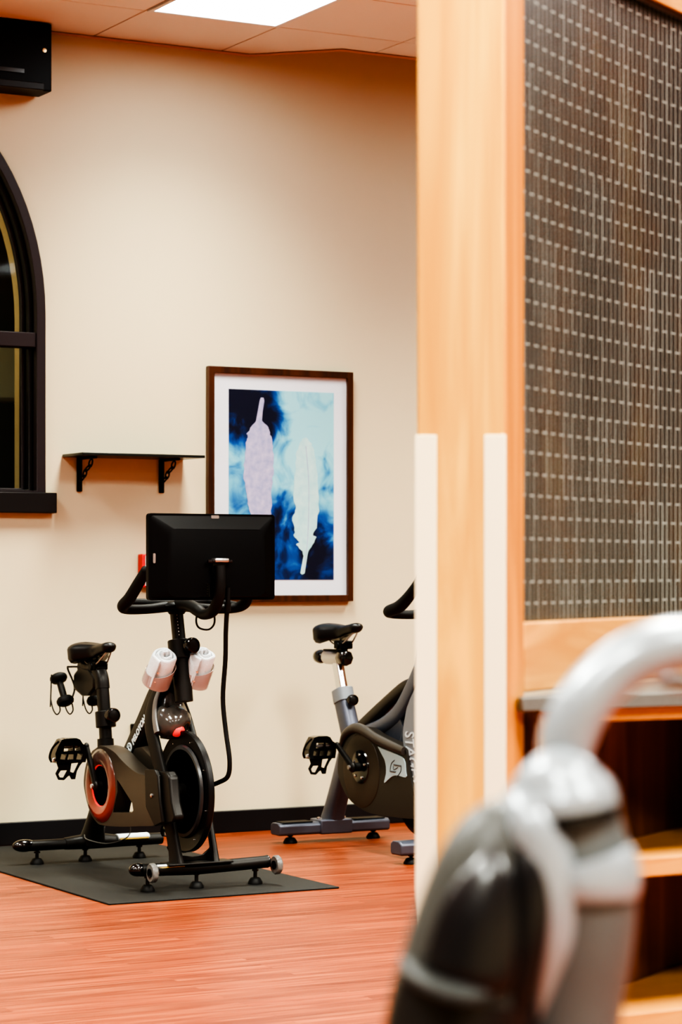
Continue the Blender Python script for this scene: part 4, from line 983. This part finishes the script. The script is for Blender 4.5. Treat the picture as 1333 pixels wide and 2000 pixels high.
bm = BM(); box(bm, 2.204, CXR-.031, FYc+.010, FYc+.028, .912, .9335); obj('top_rail', bm, M['honeyflat'], t, bevel=.001)
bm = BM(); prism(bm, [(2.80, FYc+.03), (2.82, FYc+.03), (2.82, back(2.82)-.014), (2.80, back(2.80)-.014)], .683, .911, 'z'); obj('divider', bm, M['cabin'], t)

# ------------------------------------------------------------------ foreground machine (local frame: x right, y away, z up)
rx, ry = rw(.16, 1.6)
t = thing('elliptical_trainer', 'blurred silver and black exercise machine with curved tubular handle in the foreground', 'exercise machine', (rx, ry, 0), rotz=-TH)
t['_loc'] = 1
K = .0004236*.8
def q(px, py, d=0.0, r=None):
    p = ((px-666.5)*K-.16, d*.8, 1.16-(py-1115)*K)
    return p + ((r*.8,) if r else ())
bm = BM(); tube(bm, [q(1098, 1540, .01, .024), q(1105, 1490, .01, .021), q(1112, 1440, .01), q(1140, 1380, .01), q(1195, 1320, .015), q(1265, 1278, .02), q(1345, 1262, .03), q(1440, 1270, .04), q(1530, 1310, .05), q(1590, 1380, .05), q(1610, 1480, .04)] if False else
    [q(1098, 1540, .01, .024), q(1105, 1490, .01, .021), q(1112, 1440, .01, .0235), q(1140, 1380, .01, .0235), q(1195, 1320, .015, .0235), q(1265, 1278, .02, .0235), q(1345, 1262, .03, .0235), q(1440, 1270, .04, .0235), q(1530, 1310, .05, .0235), q(1590, 1380, .05, .0235), q(1610, 1480, .04, .0235)], .0205, n=7, seg=24)
hd = obj('handlebar', bm, M['silver'], t)
bm = BM(); ball(bm, Vector(q(1610, 1490, .04)), .019, .019, .019); obj('handlebar_end', bm, M['podblack'], hd)
bm = BM(); tube(bm, [q(1400, 1345, .05), q(1325, 1338, .045)], .0056, n=1, seg=12); ball(bm, Vector(q(1320, 1337, .045)), .008, .005, .005); obj('sensor_pin', bm, M['silver'], hd)
bm = BM(); tube(bm, [q(1095, 1540, .01, .030), q(1098, 1560, .01, .043), q(1104, 1590, .01, .046), q(1112, 1640, .01, .048), q(1122, 1700, .01, .050), q(1128, 1760, .01, .0505), q(1126, 1850, .01, .0485), q(1116, 1950, .01, .045), q(1105, 2080, .01, .043), q(1080, 2300, .01, .038), q(1050, 2700, .01, .034), q(1010, 3300, .01, .032), q(985, 3720, .01, .034), q(985, 4470, .01, .036)], .05, n=5, seg=32)
hs = obj('upright_housing', bm, M['silverdark'], t)
bm = BM(); tube(bm, [q(1085, 1508, .005, .022), q(1087, 1520, .0, .038), q(1091, 1545, .0, .0465), q(1096, 1580, .0, .0485)], .05, n=4, seg=32, up=(1, 0, -.3))
obj('top_cap', bm, M['silver'], t)
bm = BM(); tube(bm, [q(1099, 1590, .0, .0480), q(1104, 1612, .0, .0480)], .0480, n=1, seg=32, up=(1, 0, -.3)); obj('cap_seam', bm, M['podblack'], t)
bm = BM(); tube(bm, [q(1124, 1676, .0, .0485), q(1130, 1700, .0, .0508), q(1133, 1722, .0, .0510), q(1133, 1745, .0, .0485)], .05, n=4, seg=32); obj('ridge', bm, M['silver'], t)
bm = BM(); tube(bm, [q(1010, 1545, -.02, .010), q(1030, 1590, -.032, .020), q(1058, 1660, -.036, .022), q(1070, 1740, -.036, .022), q(1072, 1820, -.034, .018), q(1062, 1890, -.03, .012), q(1052, 1950, -.026, .006), q(1046, 1990, -.02, .003)], .02, n=5, seg=20, sx=1, sy=.8, up=(1, 0, 0)); obj('silver_strap', bm, M['silver'], t)
bm = BM(); tube(bm, [q(985, 1560, -.015, .006), q(972, 1600, -.018, .026), q(950, 1680, -.02, .041), q(930, 1780, -.02, .050), q(912, 1880, -.02, .056), q(895, 1980, -.02, .060), q(880, 2100, -.02, .060), q(862, 2240, -.015, .05), q(850, 2380, -.01, .03), q(846, 2430, -.01, .008)], .05, n=5, seg=32, sx=1, sy=.8, up=(1, 0, 0))
pod = obj('side_pod', bm, M['podgrey'], t)
bm = BM(); tube(bm, [q(960, 1640, -.045, .004), q(952, 1690, -.050, .020), q(932, 1770, -.054, .033), q(915, 1850, -.057, .038), q(905, 1885, -.058, .036), q(900, 1900, -.056, .02)], .03, n=5, seg=28, sx=1, sy=.55, up=(1, 0, 0)); obj('pod_inset', bm, M['podblack'], pod)
bm = BM(); tube(bm, [q(912, 1925, -.0205, .0605), q(898, 1990, -.0205, .0620), q(884, 2080, -.0205, .0620), q(868, 2200, -.018, .0555)], .06, n=4, seg=32, sx=1, sy=.82, up=(1, 0, 0)); obj('pod_lower_shell', bm, M['podblack'], pod)
bm = BM(); tube(bm, [q(1010, 1590, -.03, .008), q(1030, 1680, -.045, .014), q(1028, 1780, -.05, .016), q(1010, 1900, -.05, .014), q(985, 2020, -.045, .010)], .015, n=5, seg=16, sy=.7); obj('pod_rim', bm, M['podblack'], pod)
bm = BM(); tube(bm, [q(790, 1862, -.035, .006), q(812, 1882, -.062, .009), q(860, 1902, -.078, .011), q(910, 1912, -.078, .010), q(948, 1912, -.066, .006)], .01, n=5, seg=12, sy=.7); obj('pod_band', bm, mat('band_grey', (.035, .038, .037), .5), pod)
bm = BM(); tube(bm, [(.10-.20, -.35, .035), (-.10+.2, .0, .035), (.25, .35, .035)], .03, n=1, seg=16) if False else box(bm, -.16, .12, -.04, .06, .0, .06); obj('floor_base', bm, M['podblack'], t, bevel=.01)

# ------------------------------------------------------------------ camera, world, render look
cam = bpy.data.cameras.new('camera'); co = bpy.data.objects.new('camera', cam); COL.objects.link(co)
co.location = (0, 0, 1.16); co.rotation_euler = (R(90), 0, -TH)
cam.lens = 85; cam.sensor_width = 36; cam.sensor_height = 24; cam.sensor_fit = 'AUTO'
cam.shift_y = 115/2000; cam.clip_start = .05
cam.dof.use_dof = True; cam.dof.focus_distance = 7.9; cam.dof.aperture_fstop = 5.6
S.camera = co
w = bpy.data.worlds.new('world'); S.world = w; w.use_nodes = True
w.node_tree.nodes['Background'].inputs['Color'].default_value = (.02, .022, .03, 1); w.node_tree.nodes['Background'].inputs['Strength'].default_value = .3
S.view_settings.view_transform = 'AgX'; S.view_settings.look = LOOK; S.view_settings.exposure = EXPO; S.view_settings.gamma = .86
S.cycles.use_denoising = True; S.cycles.max_bounces = 8; S.cycles.diffuse_bounces = 1; S.cycles.sample_clamp_indirect = 6; S.cycles.caustics_reflective = False; S.cycles.caustics_refractive = False
for o in bpy.data.objects:
    if '_loc' in o: del o['_loc']
